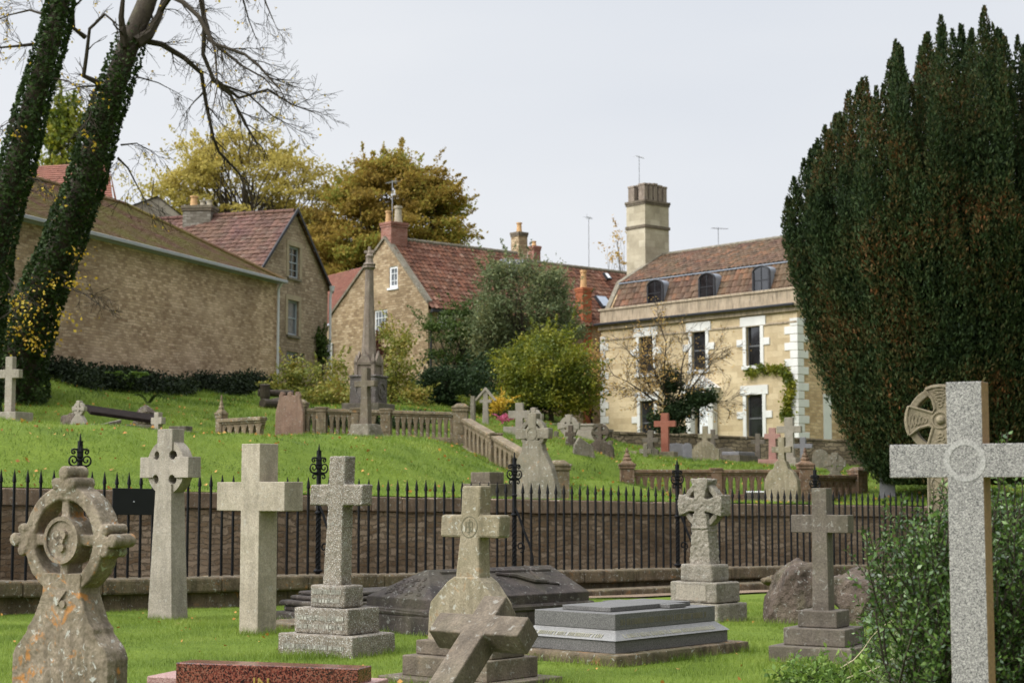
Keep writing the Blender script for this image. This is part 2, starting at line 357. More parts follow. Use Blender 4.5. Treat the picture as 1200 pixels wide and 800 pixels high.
M['tile_moss'] = m_tiles('mossy_barn_tiles', [(.12, .055, .037), (.18, .09, .058), (.15, .07, .047), (.23, .13, .085)], .85, (.155, .14, .03))
M['tile_plain'] = m_tiles('orange_tiles', [(.17, .06, .04), (.23, .09, .06), (.20, .075, .05)], .2, (.13, .09, .04))
M['tile_dark'] = m_tiles('dark_purple_tiles', [(.075, .035, .03), (.12, .06, .05), (.16, .08, .06), (.10, .045, .038)], .3, (.12, .09, .04))
M['slate_roof'] = m_tiles('slate_tiles', [(.07, .075, .09), (.11, .115, .13), (.09, .09, .11)], .3)
M['bark'] = m_stone('dark_bark', (.045, .035, .025), (.085, .07, .05), 0, .05, .3, .3, bump=1., sc_=6)
M['twig'] = m_plain('twig_bark', (.050, .040, .029), .9, 0, .1, .3, 3)
M['ivy'] = m_leaf('ivy_leaves', [(.014, .024, .008), (.035, .058, .016), (.075, .115, .032)], .5, 1.6, .2, .6, .15)
M['ivy_dark'] = m_leaf('dark_ivy_hedge', [(.010, .014, .008), (.020, .030, .013), (.036, .050, .018)], .5, 1., .1, .65, .12)
M['gold_leaf'] = m_leaf('golden_autumn_leaves', [(.22, .185, .05), (.37, .30, .075), (.49, .39, .10), (.58, .48, .16)], .5, .35, .5, .7, .1)
M['rust_leaf'] = m_leaf('russet_autumn_leaves', [(.13, .095, .03), (.24, .165, .04), (.34, .22, .045), (.31, .27, .055), (.24, .28, .06)], .6, .22, .45, .7, .1)
M['yellow_leaf'] = m_leaf('yellow_leaves', [(.42, .24, .02), (.55, .36, .03), (.60, .45, .06)], .3, 1, .3)
M['olive'] = m_leaf('grey_green_leaves', [(.06, .08, .03), (.12, .15, .065), (.19, .215, .095), (.25, .23, .08)], .5, .9, .3, .6, .2)
M['yellow_green'] = m_leaf('yellow_green_leaves', [(.045, .07, .012), (.11, .14, .016), (.23, .235, .022), (.36, .30, .03)], .65, .9, .35)
M['mid_green'] = m_leaf('mid_green_leaves', [(.03, .05, .012), (.065, .10, .022), (.12, .165, .035)], .5, 1, .25, .65, .15)
M['dark_green'] = m_leaf('dark_evergreen_leaves', [(.014, .024, .010), (.030, .050, .018), (.055, .085, .03)], .5, 1, .15, .65, .12)
M['bramble'] = m_leaf('bramble_leaves', [(.10, .12, .02), (.20, .22, .04), (.30, .27, .045), (.34, .22, .05)], .5, 1.2, .3)
M['orange_leaf'] = m_leaf('orange_leaves', [(.36, .20, .06), (.48, .29, .08), (.54, .38, .12)], .4, 1, .3)
M['yew'] = m_leaf('yew_foliage', [(.010, .018, .007), (.021, .036, .012), (.034, .055, .017), (.060, .055, .018), (.125, .052, .017)], .52, .55, .08, .7, .12, 5)
M['box'] = m_leaf('glossy_shrub_leaves', [(.018, .040, .009), (.042, .085, .016), (.08, .145, .028), (.18, .27, .065)], .25, 2, .2, .3, .5)
M['nettle'] = m_leaf('weed_leaves', [(.06, .11, .02), (.12, .20, .03), (.20, .28, .05)], .3, 3, .3)
M['grass'] = m_leaf('grass_blades', [(.055, .09, .014), (.12, .18, .020), (.19, .26, .032), (.31, .335, .08)], .62, .9, .3, .5, .3, 6)
M['grass2'] = m_leaf('lawn_grass_blades', [(.032, .058, .008), (.105, .17, .016), (.19, .265, .028), (.32, .34, .07)], .84, .75, .3, .5, .3, 8)
M['dry'] = m_leaf('fallen_leaves', [(.25, .09, .02), (.42, .18, .03), (.50, .26, .05)], .2, 1, .1)
M['pinkfl'] = m_leaf('pink_flowers', [(.6, .12, .22), (.7, .2, .3)], .2, 1, .2)
M['bronze'] = m_leaf('copper_creeper_leaves', [(.10, .03, .02), (.16, .05, .03), (.2, .08, .04)], .3, 1, .2)
def m_ground(name, c1, c2, earth=None):
    n = NT(name); v = n.coord(); col = n.mix(n.ramp(n.noise(v, .8, 8, .7), [(.35, 0.), (.65, 1.)]), c1, c2)
    col = n.mix(1, col, n.ramp(n.noise(v, 30, 6, .7), [(.3, .6), (.7, 1.3)]), 'MULTIPLY')
    n.bump(n.noise(v, 20, 6, .7), .6, .03); return n.fin(col, .95, .1)
M['lawn'] = m_ground('lawn_soil', (.08, .12, .015), (.13, .175, .024))
M['lane'] = m_ground('lane_gravel', (.13, .10, .07), (.20, .16, .12))
M['gravel'] = m_ground('gravel_strip', (.17, .12, .08), (.26, .19, .13))
# ------------------------------------------------------------ the lie of the land
O0 = np.array([-7.2, 24.0]); AD = np.array([.7513, .66]); AD /= np.linalg.norm(AD); ND = np.array([-AD[1], AD[0]])
def tn(x, y): return (x - O0[0]) * AD[0] + (y - O0[1]) * AD[1], (x - O0[0]) * ND[0] + (y - O0[1]) * ND[1]
def xy(t, n): return O0[0] + t * AD[0] + n * ND[0], O0[1] + t * AD[1] + n * ND[1]
WN = 3.0                                    # the retaining wall stands 3 m behind the railing
def wall_top(t): return 1.70 - .0232 * np.asarray(t, float) + .0002 * np.clip(t, 0, 30) ** 2
def fence_z(t):                              # top of the ledge under the railing
    return .364 - .0168 * t
_cp = []
for t in (-30, -20, -12, -6, 0, 4, 8, 12, 16, 20, 24, 30, 40, 55): x, y = xy(t, WN + .1); _cp.append((x, y, float(wall_top(t)) - .03))
for px, py, D in [(0, 502, 34), (60, 504, 34.2), (120, 507, 34.8), (180, 510, 35.4), (250, 514, 36.5), (320, 517, 37.5), (400, 519.5, 39), (450, 520, 40.2), (0, 563, 31), (60, 563, 31.2), (120, 564, 31.6), (180, 565, 32.2), (250, 567, 33), (320, 569, 34), (400, 571, 35.2), (470, 575, 36.2), (-80, 562, 31), (0, 505, 38), (120, 508, 38.5), (250, 514, 40), (490, 518, 42.5), (535, 523, 45), (-80, 492, 34), (-200, 490, 34),
                  (100, 507, 42), (0, 504, 42), (100, 504, 45), (0, 501, 45), (-150, 498, 43), (200, 510, 43), (200, 508, 46), (300, 514, 45), (400, 519, 45), (-60, 460, 50), (60, 470, 50), (160, 474, 51.5), (250, 486, 53), (300, 503, 50), (400, 514, 50), (500, 516, 50), (455, 515, 50), (350, 513, 49), (300, 510, 47),
                  (20, 440, 52), (-60, 440, 52), (100, 452, 54), (200, 458, 60), (310, 450, 70), (430, 478, 56), (360, 478, 58), (480, 478, 60),
                  (545, 523, 50), (600, 556, 45), (655, 594, 39.5), (620, 590, 38), (560, 492, 57), (620, 500, 58), (660, 512, 58), (690, 532, 52), (700, 562, 45), (720, 577, 43),
                  (740, 583, 50), (870, 585, 50), (1000, 590, 50), (740, 546, 54), (830, 548, 54.5), (930, 552, 55), (740, 531, 61), (850, 541, 62), (960, 548, 62), (700, 514, 64),
                  (850, 540, 67), (980, 545, 67), (935, 545, 75), (705, 540, 85), (800, 545, 70), (1100, 575, 50), (1200, 580, 52), (1150, 540, 75), (500, 470, 80), (390, 470, 86), (600, 480, 75), (660, 490, 72),
                  (330, 450, 72), (385, 455, 76), (1000, 600, 44), (900, 598, 44)]:
    p = P(px, py, D); _cp.append(tuple(p))
for x, y, z in [(-60, 60, 7), (-60, 110, 14), (0, 130, 10), (-30, 140, 18), (40, 130, 5), (60, 60, 1.5), (60, 100, 3), (0, 180, 12), (-80, 180, 20), (80, 180, 6), (-40, 20, 2.5), (50, 40, 1)]: _cp.append((x, y, z))
_cp = np.array(_cp)
def _k(r): return r      # linear radial kernel: no overshoot
_A = np.sqrt(((_cp[:, None, :2] - _cp[None, :, :2]) ** 2).sum(2) + .8)
_n = len(_cp); _S = np.zeros((_n + 3, _n + 3)); _S[:_n, :_n] = _A - .02 * np.eye(_n); _S[:_n, _n] = 1; _S[:_n, _n + 1:] = _cp[:, :2]; _S[_n:, :_n] = _S[:_n, _n:].T
_w = np.linalg.solve(_S, np.concatenate([_cp[:, 2], [0, 0, 0]]))
def upper(x, y):
    x = np.asarray(x, float); y = np.asarray(y, float); sh = x.shape; x = x.ravel(); y = y.ravel(); out = np.empty(len(x))
    for i in range(0, len(x), 20000):
        a = x[i:i + 20000]; b = y[i:i + 20000]
        r = np.sqrt((a[:, None] - _cp[None, :, 0]) ** 2 + (b[:, None] - _cp[None, :, 1]) ** 2 + .8)
        out[i:i + 20000] = r @ _w[:_n] + _w[_n] + a * _w[_n + 1] + b * _w[_n + 2]
    t, n = tn(x, y); bl = np.clip((n - WN) / 1.5, 0, 1); out = wall_top(t) * (1 - bl) + out * bl
    out += (.035 * np.sin(x * 1.9 + y) + .03 * np.sin(y * 2.3 - x * .7)) * bl
    return out.reshape(sh)
def near(x, y):
    x = np.asarray(x, float); y = np.asarray(y, float)
    return -.025 * np.clip(y - 20, 0, 30) + .012 * np.sin(x * 2.1 + 1) * np.sin(y * 1.7)
def gz(x, y):
    t, n = tn(x, y); return float(upper(np.array([x]), np.array([y]))[0]) if n > WN else float(near(x, y))
def grid(name, us, vs, fn, mat):
    U, V = np.meshgrid(us, vs); X, Y, ZZ = fn(U, V); a, b = len(us), len(vs)
    co = np.stack([X, Y, ZZ], -1).reshape(-1, 3); idx = np.arange(a * b).reshape(b, a)
    q = np.stack([idx[:-1, :-1], idx[:-1, 1:], idx[1:, 1:], idx[1:, :-1]], -1).reshape(-1, 4)
    me = bpy.data.meshes.new(name); me.from_pydata(co.tolist(), [], q.tolist()); o = link(name, me, mat, None, smooth=True); o['kind'] = 'structure'; return o
def f_up(U, V): X, Y = xy(U, V); return X, Y, upper(X, Y)
def f_near(U, V): X, Y = xy(U, V); return X, Y, near(X, Y)
vs = np.concatenate([np.arange(WN + .02, 40, .5), np.arange(40, 130, 2.), np.linspace(130, 900, 12)])
grid('upper_lawn', np.concatenate([np.linspace(-900, -60, 8), np.arange(-50, 80, .7), np.linspace(85, 1200, 10)]), vs, f_up, M['lawn'])
grid('lawn', np.concatenate([[-600, -200, -80], np.arange(-35, 45, .5), [80, 200, 600]]), np.concatenate([[-600, -150], np.arange(-60, -.3, .5), [-.32]]), f_near, M['lawn'])
grid('lane', np.linspace(-200, 200, 40), np.linspace(-.7, WN + .4, 6), lambda U, V: (*xy(U, V), -1. + 0 * U), M['lane'])
grid('ground', np.linspace(-3000, 3000, 8), np.linspace(-3000, 3000, 8), lambda U, V: (U, V, -3. + 0 * U), M['lawn'])
def strip(mb, t0, t1, n0, n1, zb, zt, step=1.0):
    """a wall running along the railing line; zb, zt functions of t"""
    k = max(1, int(round((t1 - t0) / step)))
    for i in range(k + 1):
        t = t0 + (t1 - t0) * i / k; b = zb(t); c = zt(t)
        for n, z in ((n0, b), (n1, b), (n1, c), (n0, c)): x, y = xy(t, n); mb.v.append((x, y, float(z)))
    for i in range(k):
        a = 4 * i; b = a + 4
        for q in range(4): mb.f.append((a + q, a + (q + 1) % 4, b + (q + 1) % 4, b + q)); mb.mi.append(0)
    mb.f += [(3, 2, 1, 0), (4 * k, 4 * k + 1, 4 * k + 2, 4 * k + 3)]; mb.mi += [0, 0]
    return mb
# retaining wall
x0, y0 = xy(10, WN)
r = empty('retaining_wall', (x0, y0, -1), 0, 'long rust brown rubble retaining wall seen through the black railings', 'wall')
strip(MB(), -30, 60, WN - .30, WN + .05, lambda t: -1.05, lambda t: wall_top(t) - .30).build('wall_face', M['retain'], r, True)
M['cope'] = m_stone('brown_coping_stone', (.20, .15, .10), (.30, .235, .165), .2, .45, .2, .6, bump=.5)
c0 = MB(); t = -30.
while t < 60:
    L = random.uniform(.7, 1.3); q = random.uniform(-.012, .012)
    k = MB(); strip(k, t + .008, t + L - .008, WN - .36, WN + .12, lambda t, q=q: wall_top(t) - .29 + q, lambda t, q=q: wall_top(t) - .02 + q, L)
    c0.add(k.v, k.f); t += L
c0.build('coping', M['cope'], r, True, bevel=.02)
# ledge under the railing
r = empty('stone_ledge', (*xy(10, -.3), -.3), 0, 'long mossy stone ledge carrying the black railings', 'ledge')
strip(MB(), -30, 60, -.30, .18, lambda t: -1.2, lambda t: fence_z(t) - .22).build('base', M['ledge'], r, True)
k = MB(); t = -30.
while t < 60:
    L = random.uniform(1.1, 2.); q = random.uniform(-.008, .008)
    kk = MB(); strip(kk, t + .003, t + L - .003, -.42, .22, lambda t, q=q: fence_z(t) - .23 + q, lambda t, q=q: fence_z(t) - .005 + q, L); k.add(kk.v, kk.f); t += L
k.build('coping', M['ledge'], r, True, bevel=.035)
r = tag(strip(MB(), 8.6, 24, -.95, -.43, lambda t: -.5, lambda t: -.13 - .006 * (t - 8)).build('stone_kerb', M['ledge'], None, False, bevel=.03), 'low mossy stone kerb at the foot of the railing ledge, right half', 'kerb')
tag(grid('gravel', np.arange(6, 30, .8), np.linspace(-1.9, -.9, 4), lambda U, V: (*xy(U, V), near(*xy(U, V)) + .03), M['gravel']), kind='structure')
# ------------------------------------------------------------ railing
FT0 = 1.24; BAY = 4.2
fen = empty('iron_railing', (*xy(FT0, 0), fence_z(FT0)), 0, 'black wrought iron railing with spiked bars and scrolled standards across the graveyard', 'railing')
def fp(t, n, z): x, y = xy(t, n); return (x, y, fence_z(t) + z)
def bar(mb, t, z0, z1, w, spike=.0):
    x, y = xy(t, 0); b = fence_z(t); h = w / 2 * 1.12
    A = Vector((*AD, 0)) * h; N = Vector((*ND, 0)) * h; c = Vector((x, y, 0)); vs = []
    def ringv(z, k): return [c + (A * i + N * j) * k + Vector((0, 0, b + z)) for i, j in ((-1, -1), (1, -1), (1, 1), (-1, 1))]
    prof = [(z0, 1), (z1, 1)] + ([(z1 + .01, 1.5), (z1 + spike * .35, 1.15), (z1 + spike, .12)] if spike else [])
    for z, kk in prof: vs += ringv(z, kk)
    fs = [(3, 2, 1, 0)] + [(j * 4 + i, j * 4 + (i + 1) % 4, j * 4 + 4 + (i + 1) % 4, j * 4 + 4 + i) for j in range(len(prof) - 1) for i in range(4)]
    e = 4 * (len(prof) - 1); fs.append((e, e + 1, e + 2, e + 3)); mb.add(vs, fs)
RAILZ = 1.32
def panel(t0, t1):
    mb = MB(); nb = int(round((t1 - t0) / .2))
    for i in range(1, nb):
        bar(mb, t0 + (t1 - t0) * i / nb, -.01, RAILZ + .04 + random.uniform(-.004, .004), .027, .19)
    for z in (RAILZ, .12): strip(mb, t0, t1, -.019, .019, lambda t, z=z: fence_z(t) + z - .011, lambda t, z=z: fence_z(t) + z + .011, t1 - t0)
    return mb
for i in range(-4, 8): panel(FT0 + i * BAY, FT0 + (i + 1) * BAY).build('railing_panel', M['iron'], fen, True)
def spiral(c, t, r0, turns, sgn, up=1, n=26):
    """flat scroll in the plane of the railing: c centre (t offset, z)"""
    out = []
    for i in range(n):
        q = i / (n - 1); a = -pi / 2 + q * turns * 2 * pi; r = r0 * (1 - .82 * q)
        out.append((t + sgn * (c[0] + r * cos(a)), c[1] + up * r * sin(a)))
    return out
def standard(t):
    mb = MB(); bar(mb, t, -.01, 1.98, .05, 0); b = MB()
    # twisted lower bar
    tw = []; x, y = xy(t, 0); z0 = fence_z(t)
    n = 26; vs = []
    for i in range(n + 1):
        z = .1 + .85 * i / n; a = i / n * 5 * pi
        vs += [(x + .045 * cos(a + k * pi / 2), y + .045 * sin(a + k * pi / 2), z0 + z) for k in range(4)]
    mb.add(vs, [(j * 4 + k, j * 4 + (k + 1) % 4, j * 4 + 4 + (k + 1) % 4, j * 4 + 4 + k) for j in range(n) for k in range(4)])
    for z, w in ((.05, .075), (.98, .06), (1.32, .05), (1.70, .045)): mb.lathe([(w * .6, z0 + z - .03), (w, z0 + z - .01), (w, z0 + z + .01), (w * .6, z0 + z + .03)], x, y, 10)
    o = mb.build('standard', M['iron'], fen, True)
    s = MB(); Zt = 1.72
    s.lathe([(.022, z0 + Zt - .1), (.03, z0 + Zt), (.05, z0 + Zt + .03), (.045, z0 + Zt + .08), (.052, z0 + Zt + .11), (.03, z0 + Zt + .2), (.004, z0 + Zt + .37)], x, y, 6)
    for sg in (-1, 1):
        for (c0, c1), r0, tu, up in (((.10, Zt - .02), .085, 1.35, 1), ((.10, Zt + .10), .04, 1.1, -1), ((.085, Zt - .17), .045, .8, -1)):
            pts = [(t + sg * .02, c1 - up * (r0 * .9))] + spiral((c0, c1), t, r0, tu, sg, up)
            s.tube([(*xy(a, 0), z0 + z) for a, z in pts], [.015] * 6 + [.012] * (len(pts) - 6), 5)
    s.build('scroll_finial', M['iron'], o, True)
    k = MB()                       # curved back stay on the lane side
    pts = [(0.0, 1.12), (.10, .98), (.25, .68), (.40, .42), (.46, .20), (.44, 0.02)]
    k.tube([(*xy(t + a * .25, -a * .78), z0 + z) for a, z in pts], .022, 6)
    pts2 = spiral((.13, .42), t, .10, 1.2, 1)
    k.tube([(*xy(t + (p - t) * .3, -(p - t) * .9), z0 + z) for p, z in pts2], .014, 5)
    k.build('back_stay', M['iron'], o, True)
for i in range(-2, 7): standard(FT0 + BAY * i)
# black board wired to the railing
tb0, tb1 = 2.05, 2.75
k = MB(); strip(k, 1.75, 2.85, -.06, -.035, lambda t: fence_z(t) + .92, lambda t: fence_z(t) + 1.31, 1.1)
sg = k.build('notice_board', M['sign'], None, False, bevel=.004, local=(*xy(2.4, -.05), 1.2)); tag(sg, 'blank black board fixed to the railings beside the tall ringed cross', 'board')
k = MB()
for t in (2.09, 2.75):
    x, y = xy(t, -.065); k.lathe([(.012, 0), (.012, .02)], 0, 0, 8); k.v[-16:] = [(x + a, y + c - .01, fence_z(t) + 1.115 + b) for a, b, c in k.v[-16:]]
k.build('bolt', M['zinc'], sg, True)
# ------------------------------------------------------------ graves in the near yard
def stone_at(name, px, D, rot, label, cat='gravestone', group=None, dz=0.):
    x = P(px, 575, D).x; return empty(name, (x, D, gz(x, D) + dz), radians(rot), label, cat, group)
def steps(r, lst, mat, bevel=.012, wx=None):
    for w, d, z0, z1 in lst:
        o = MB().cbox(0, 0, w, d, z0, z1).build('step', mat, r, bevel=0 if wx else bevel)
        if wx: weather(o, wx, .006, .05, .004)
def mapuv(o): return o
def cross_pts(w0, w1, z0, za, zb, zt, L, wt=None):
    """latin cross outline: shaft width w0 at the foot, w1 at the arms; arms za..zb, span L"""
    wt = wt or w1
    return [(-w0 / 2, z0), (w0 / 2, z0), (w1 / 2, za), (L / 2, za), (L / 2, zb), (wt / 2, zb), (wt / 2, zt), (-wt / 2, zt), (-wt / 2, zb), (-L / 2, zb), (-L / 2, za), (-w1 / 2, za)]
grp = None
# A: lichen-covered wheel cross with trefoil ends
r = stone_at('wheel_cross', 86, 11, -28, 'large lichen-covered wheel cross with trefoil ends, nearest at the left')
mb = MB(); zc = 1.29
out = [(.42, -.1), (.42, .55), (.40, .60), (.30, .70), (.29, .74), (.25, .78), (.21, .86), (.17, .95), (.17, 1.08)]
mb.prism([(-x, z) for x, z in reversed(out)][::-1][::-1] and ([(x, z) for x, z in out] + [(-x, z) for x, z in reversed(out)]), -.10, .10)
mb.build('body', M['lichen_stone'], r); weather(r.children[-1], .009, .004, .04, .006)
mb = MB(); mb.ring(0, zc, .255, .345, -.09, .09, 48)
mb.box(-.035, .035, -.075, .075, zc - .3, zc + .3); mb.box(-.3, .3, -.075, .075, zc - .035, zc + .035)
mb.disc(0, zc, .15, -.10, .10, 28)
for a in (0, pi / 2, pi):
    cx, cz = .365 * cos(a), .365 * sin(a)
    for q, rr, dd in ((-1.15, .040, -.005), (1.15, .040, -.005), (0, .048, .062)):
        mb.disc(cx + (-sin(a)) * q * .06 + cos(a) * dd, zc + cz + cos(a) * q * .06 + sin(a) * dd, rr * .92, -.105, .105, 16)
    mb.disc(cx * .93, zc + cz * .93, .05, -.1, .1, 12)
mb.build('wheel_head', M['lichen_stone'], r, bevel=.009)
mb = MB(); mb.ring(0, zc, .125, .15, -.115, -.095, 28)
for k in range(5):
    a = k * 2.4; mb.disc(.03 * cos(a) * (k > 0), zc + .045 * sin(a) * (k > 0), .032, -.125, -.09, 9)
mb.build('carved_boss', M['lichen_stone'], r); weather(r.children[-1], .009, .005, .03); mb = MB()
mb.add([(-.06, -.112, .98), (.06, -.112, .98), (.0, -.125, .90)], [(0, 1, 2)]); mb.disc(-.02, .91, .03, -.12, -.09, 8); mb.disc(.03, .89, .025, -.12, -.09, 8)
mb.build('carved_leaf', M['lichen_stone'], r)
r.scale = (.95, .95, 1)
# B: slim celtic cross
r = stone_at('ringed_cross', 199, 22.4, -37, 'tall slim pale ringed cross with tapering shaft in front of the railing')
zc = 1.97
def holes():
    q = MB()
    for a in (45, 135, 225, 315): q.disc(.222 * cos(radians(a)), zc + .222 * sin(radians(a)), .060, -.4, .4, 20)
    return q
mb = MB(); mb.prism(cross_pts(.47, .29, -.1, zc - .135, zc + .135, 2.47, .93), -.11, .11); mb.v = [(x, y * (1.28 - .14 * z), z) for x, y, z in mb.v]
o = cut(mb.build('cross', M['pale_stone'], r), holes()); bv = o.modifiers.new('Bevel', 'BEVEL'); bv.width = .008; bv.segments = 2; bv.limit_method = 'ANGLE'; bv.angle_limit = radians(50)
cut(MB().disc(0, zc, .36, -.082, .082, 48).build('ring', M['pale_stone'], r), holes())
# C: plain cross
r = stone_at('plain_cross', 304, 19.4, -40, 'thick plain pale sawn stone cross without steps, standing in the grass')
MB().prism(cross_pts(.31, .31, -.1, 1.365, 1.69, 2.12, 1.14), -.14, .14).build('cross', M['cross_stone'], r, bevel=.008)
# D: rough stepped granite cross
r = stone_at('stepped_cross', 396, 17.1, -33, 'rough grey granite cross on three inscribed steps, between the plain cross and the dark tombs')
steps(r, [(.93, .68, -.1, .20), (.68, .50, .202, .45), (.44, .30, .452, .67)], M['rough_granite'], wx=.016)
mb = MB(); mb.prism(cross_pts(.235, .185, .66, 1.455, 1.66, 1.94, .66, .20), -.085, .085); mb.v = [(x + (z - .66) * .045, y, z) for x, y, z in mb.v]
weather(mb.build('cross', M['rough_granite'], r), .011, .006, .04)
for z0, w, dep, nl in ((.25, .6, .252, 2), (.50, .38, .152, 2), (.06, .8, .342, 1)):
    for l in range(nl):
        mb = MB(); x = -w / 2
        while x < w / 2 - .03:
            q = random.uniform(.012, .026); z = z0 + l * .085
            for e in (0, q): mb.box(x + e, x + e + .005, -dep - .003, -dep + .002, z, z + .045)
            if random.random() < .6: mb.box(x, x + q, -dep - .0028, -dep + .002, z + random.choice((0, .02, .04)), z + .045 * .1 + random.choice((.004, .024)))
            x += q + random.choice((.012, .014, .016))
        mb.build('worn_inscription', M['incis3'], r)
# E: leaning headstone with cross
r = stone_at('headstone_cross', 551, 14.6, -40, 'tilted greenish headstone topped by a cross with a carved monogram, on two stone blocks')
steps(r, [(1.25, .95, -.1, .05), (.95, .66, .05, .22), (.86, .42, .222, .34)], M['dark_tan'], .01)
def lean(vs, k=.075, z0=.3): return [(x + (z - z0) * k, y - (z - z0) * .02, z) for x, y, z in vs]
mb = MB(); mb.prism([(-.40, .30), (.40, .30), (.40, .56), (.37, .60), (.37, .66), (.20, .84), (.13, .88), (-.13, .88), (-.20, .84), (-.385, .66), (-.40, .56)], -.10, .10); mb.v = lean(mb.v)
mb.build('headstone', M['tan_stone'], r, bevel=.012)
mb = MB(); mb.prism(cross_pts(.28, .215, .84, 1.21, 1.40, 1.645, .66), -.075, .075); mb.v = lean(mb.v); mb.build('cross', M['tan_stone'], r, bevel=.02)
mb = MB(); mb.ring(0, 1.30, .084, .092, -.078, -.072, 32)
def strokes(mb, segs, x0, z0, s, y, w=.010):
    for a, b, c, d in segs:
        p = Vector((x0 + a * s, z0 + b * s)); q = Vector((x0 + c * s, z0 + d * s)); n = (q - p).normalized(); n = Vector((-n.y, n.x)) * w / 2
        mb.prism([(p + n).to_tuple(), (p - n).to_tuple(), (q - n).to_tuple(), (q + n).to_tuple()], y - .004, y + .004)
strokes(mb, [(-.6, -.7, -.6, .7), (-.6, 0, .5, 0), (.5, -.7, .5, .7), (0, -1, 0, 1), (-.35, .55, .35, .7), (-.35, .55, .35, -.5), (.35, -.5, -.35, -.75)], 0, 1.30, .065, -.0745, .008)
mb.v = lean(mb.v); mb.build('carved_monogram', M['incis'], r)
# F: broken cross leaning on the steps
rt = empty('fallen_cross', (P(571, 575, 13.25).x, 13.25, 0), 0, 'broken dark stone cross propped obliquely against the blocks of the tilted headstone', 'gravestone')
A = Vector((.80, -.60, 0)); el = radians(42); S = Vector((.60 * cos(el), .80 * cos(el), sin(el))); S = (S - A * S.dot(A)).normalized(); Nn = A.cross(S)
c = P(566, 741, 13.2) - rt.location
mb = MB(); mb.prism(cross_pts(.22, .22, -1.0, -.10, .10, .30, .86), -.10, .10)
mb.v = [tuple(c + A * x + S * z - Nn * (y)) for x, y, z in mb.v]; mb.build('cross', M['dark_tan'], rt, bevel=.012)
# G: red granite desk stone
r = stone_at('granite_memorial', 318, 12.1, -18, 'polished red granite memorial with gold letters at the bottom edge', 'memorial')
MB().cbox(0, .06, 1.40, .24, -.05, .395).build('slab', M['red_granite'], r, bevel=.006)
MB().cbox(-.10, .17, 1.72, .42, -.1, .29, 1.70, .40).build('base', M['pink_top'], r, bevel=.01)
x = r.children[-1]
text_obj('inscription', 'IN', .13, M['gold'], r, (-.03, -.064, .222), (pi / 2, 0, 0), .003, 1.05)
# H: coped tomb with relief
r = stone_at('coped_tomb', 563, 20.5, -47, 'blackened coped tomb with a sloping top and carved relief behind the tilted headstone', 'tomb')
W, L = .62, 1.30
mb = MB(); mb.box(-W, W, -L, L, -.1, .22); mb.build('base', M['black_stone'], r); weather(r.children[-1], .025, .014, .12)
mb = MB(); mb.tube([(-W + .02, -L + .02, .25), (W - .02, -L + .02, .25), (W - .02, L - .02, .25), (-W + .02, L - .02, .25), (-W + .02, -L + .02, .25)], .045, 8); mb.build('moulding', M['black_stone'], r, bevel=0)
mb = MB(); w, l = W - .04, L - .04
mb.add([(-w, -l, .27), (w, -l, .27), (w, l, .27), (-w, l, .27), (-w, -l, .40), (w, -l, .40), (w, l, .40), (-w, l, .40), (-.03, -l + .42, .70), (.03, -l + .42, .70), (.03, l - .12, .70), (-.03, l - .12, .70)],
       [(3, 2, 1, 0), (0, 1, 5, 4), (1, 2, 6, 5), (2, 3, 7, 6), (3, 0, 4, 7), (4, 5, 9, 8), (5, 6, 10, 9), (6, 7, 11, 10), (7, 4, 8, 11), (8, 9, 10, 11)])
mb.build('coped_top', M['black_stone'], r, bevel=.01)
sl = lambda u, v, h=.0: (.03 + (w - .03) * u + h * .5, -l + v, .70 - .30 * u + h)       # on the right-hand slope
mb = MB(); mb.tube([sl(.12, .55), sl(.18, 2.3)], .022, 6); mb.tube([sl(.0, 1.95), sl(.55, 1.95)], .022, 6)
mb.tube([sl(.25, 1.35, .01), sl(.38, 1.6, .02), sl(.60, 1.8, .02), sl(.62, 2.0, .01)], [.02, .026, .026, .03], 6)
for a in (-.06, 0, .06): mb.tube([sl(.62, 2.0, .01), sl(.70 + a * .3, 2.1 + a, .01)], .012, 5)
for k in range(42): a = random.uniform(-.35, .35); z = random.uniform(.42, .6); mb.lathe([(.001, z - .035), (.03, z), (.001, z + .03)], a * (1 - (z - .4) * 2.2), -l + (z - .4) / .3 * .42 + .012, 6)
mb.build('relief_carving', M['black_stone'], r, bevel=.004)
# second dark ledger tomb behind it
r = stone_at('ledger_tomb', 438, 22.6, -47, 'low blackened moulded ledger tomb behind the rough stepped cross', 'tomb')
mb = MB()
for w, l, z0, z1 in ((.60, 1.15, -.1, .13), (.52, 1.06, .13, .20), (.56, 1.10, .205, .27), (.47, 1.0, .275, .33), (.40, .92, .335, .385)): mb.box(-w, w, -l, l, z0, z1)
mb.build('ledger', M['black_stone'], r, bevel=.025)
r = stone_at('kerb_slab', 345, 20.6, -40, 'flat mossy slab lying in the grass between the plain cross and the stepped cross', 'slab')
MB().cbox(0, 0, .75, .75, -.05, .07).build('slab', M['ledge'], r, bevel=.01)
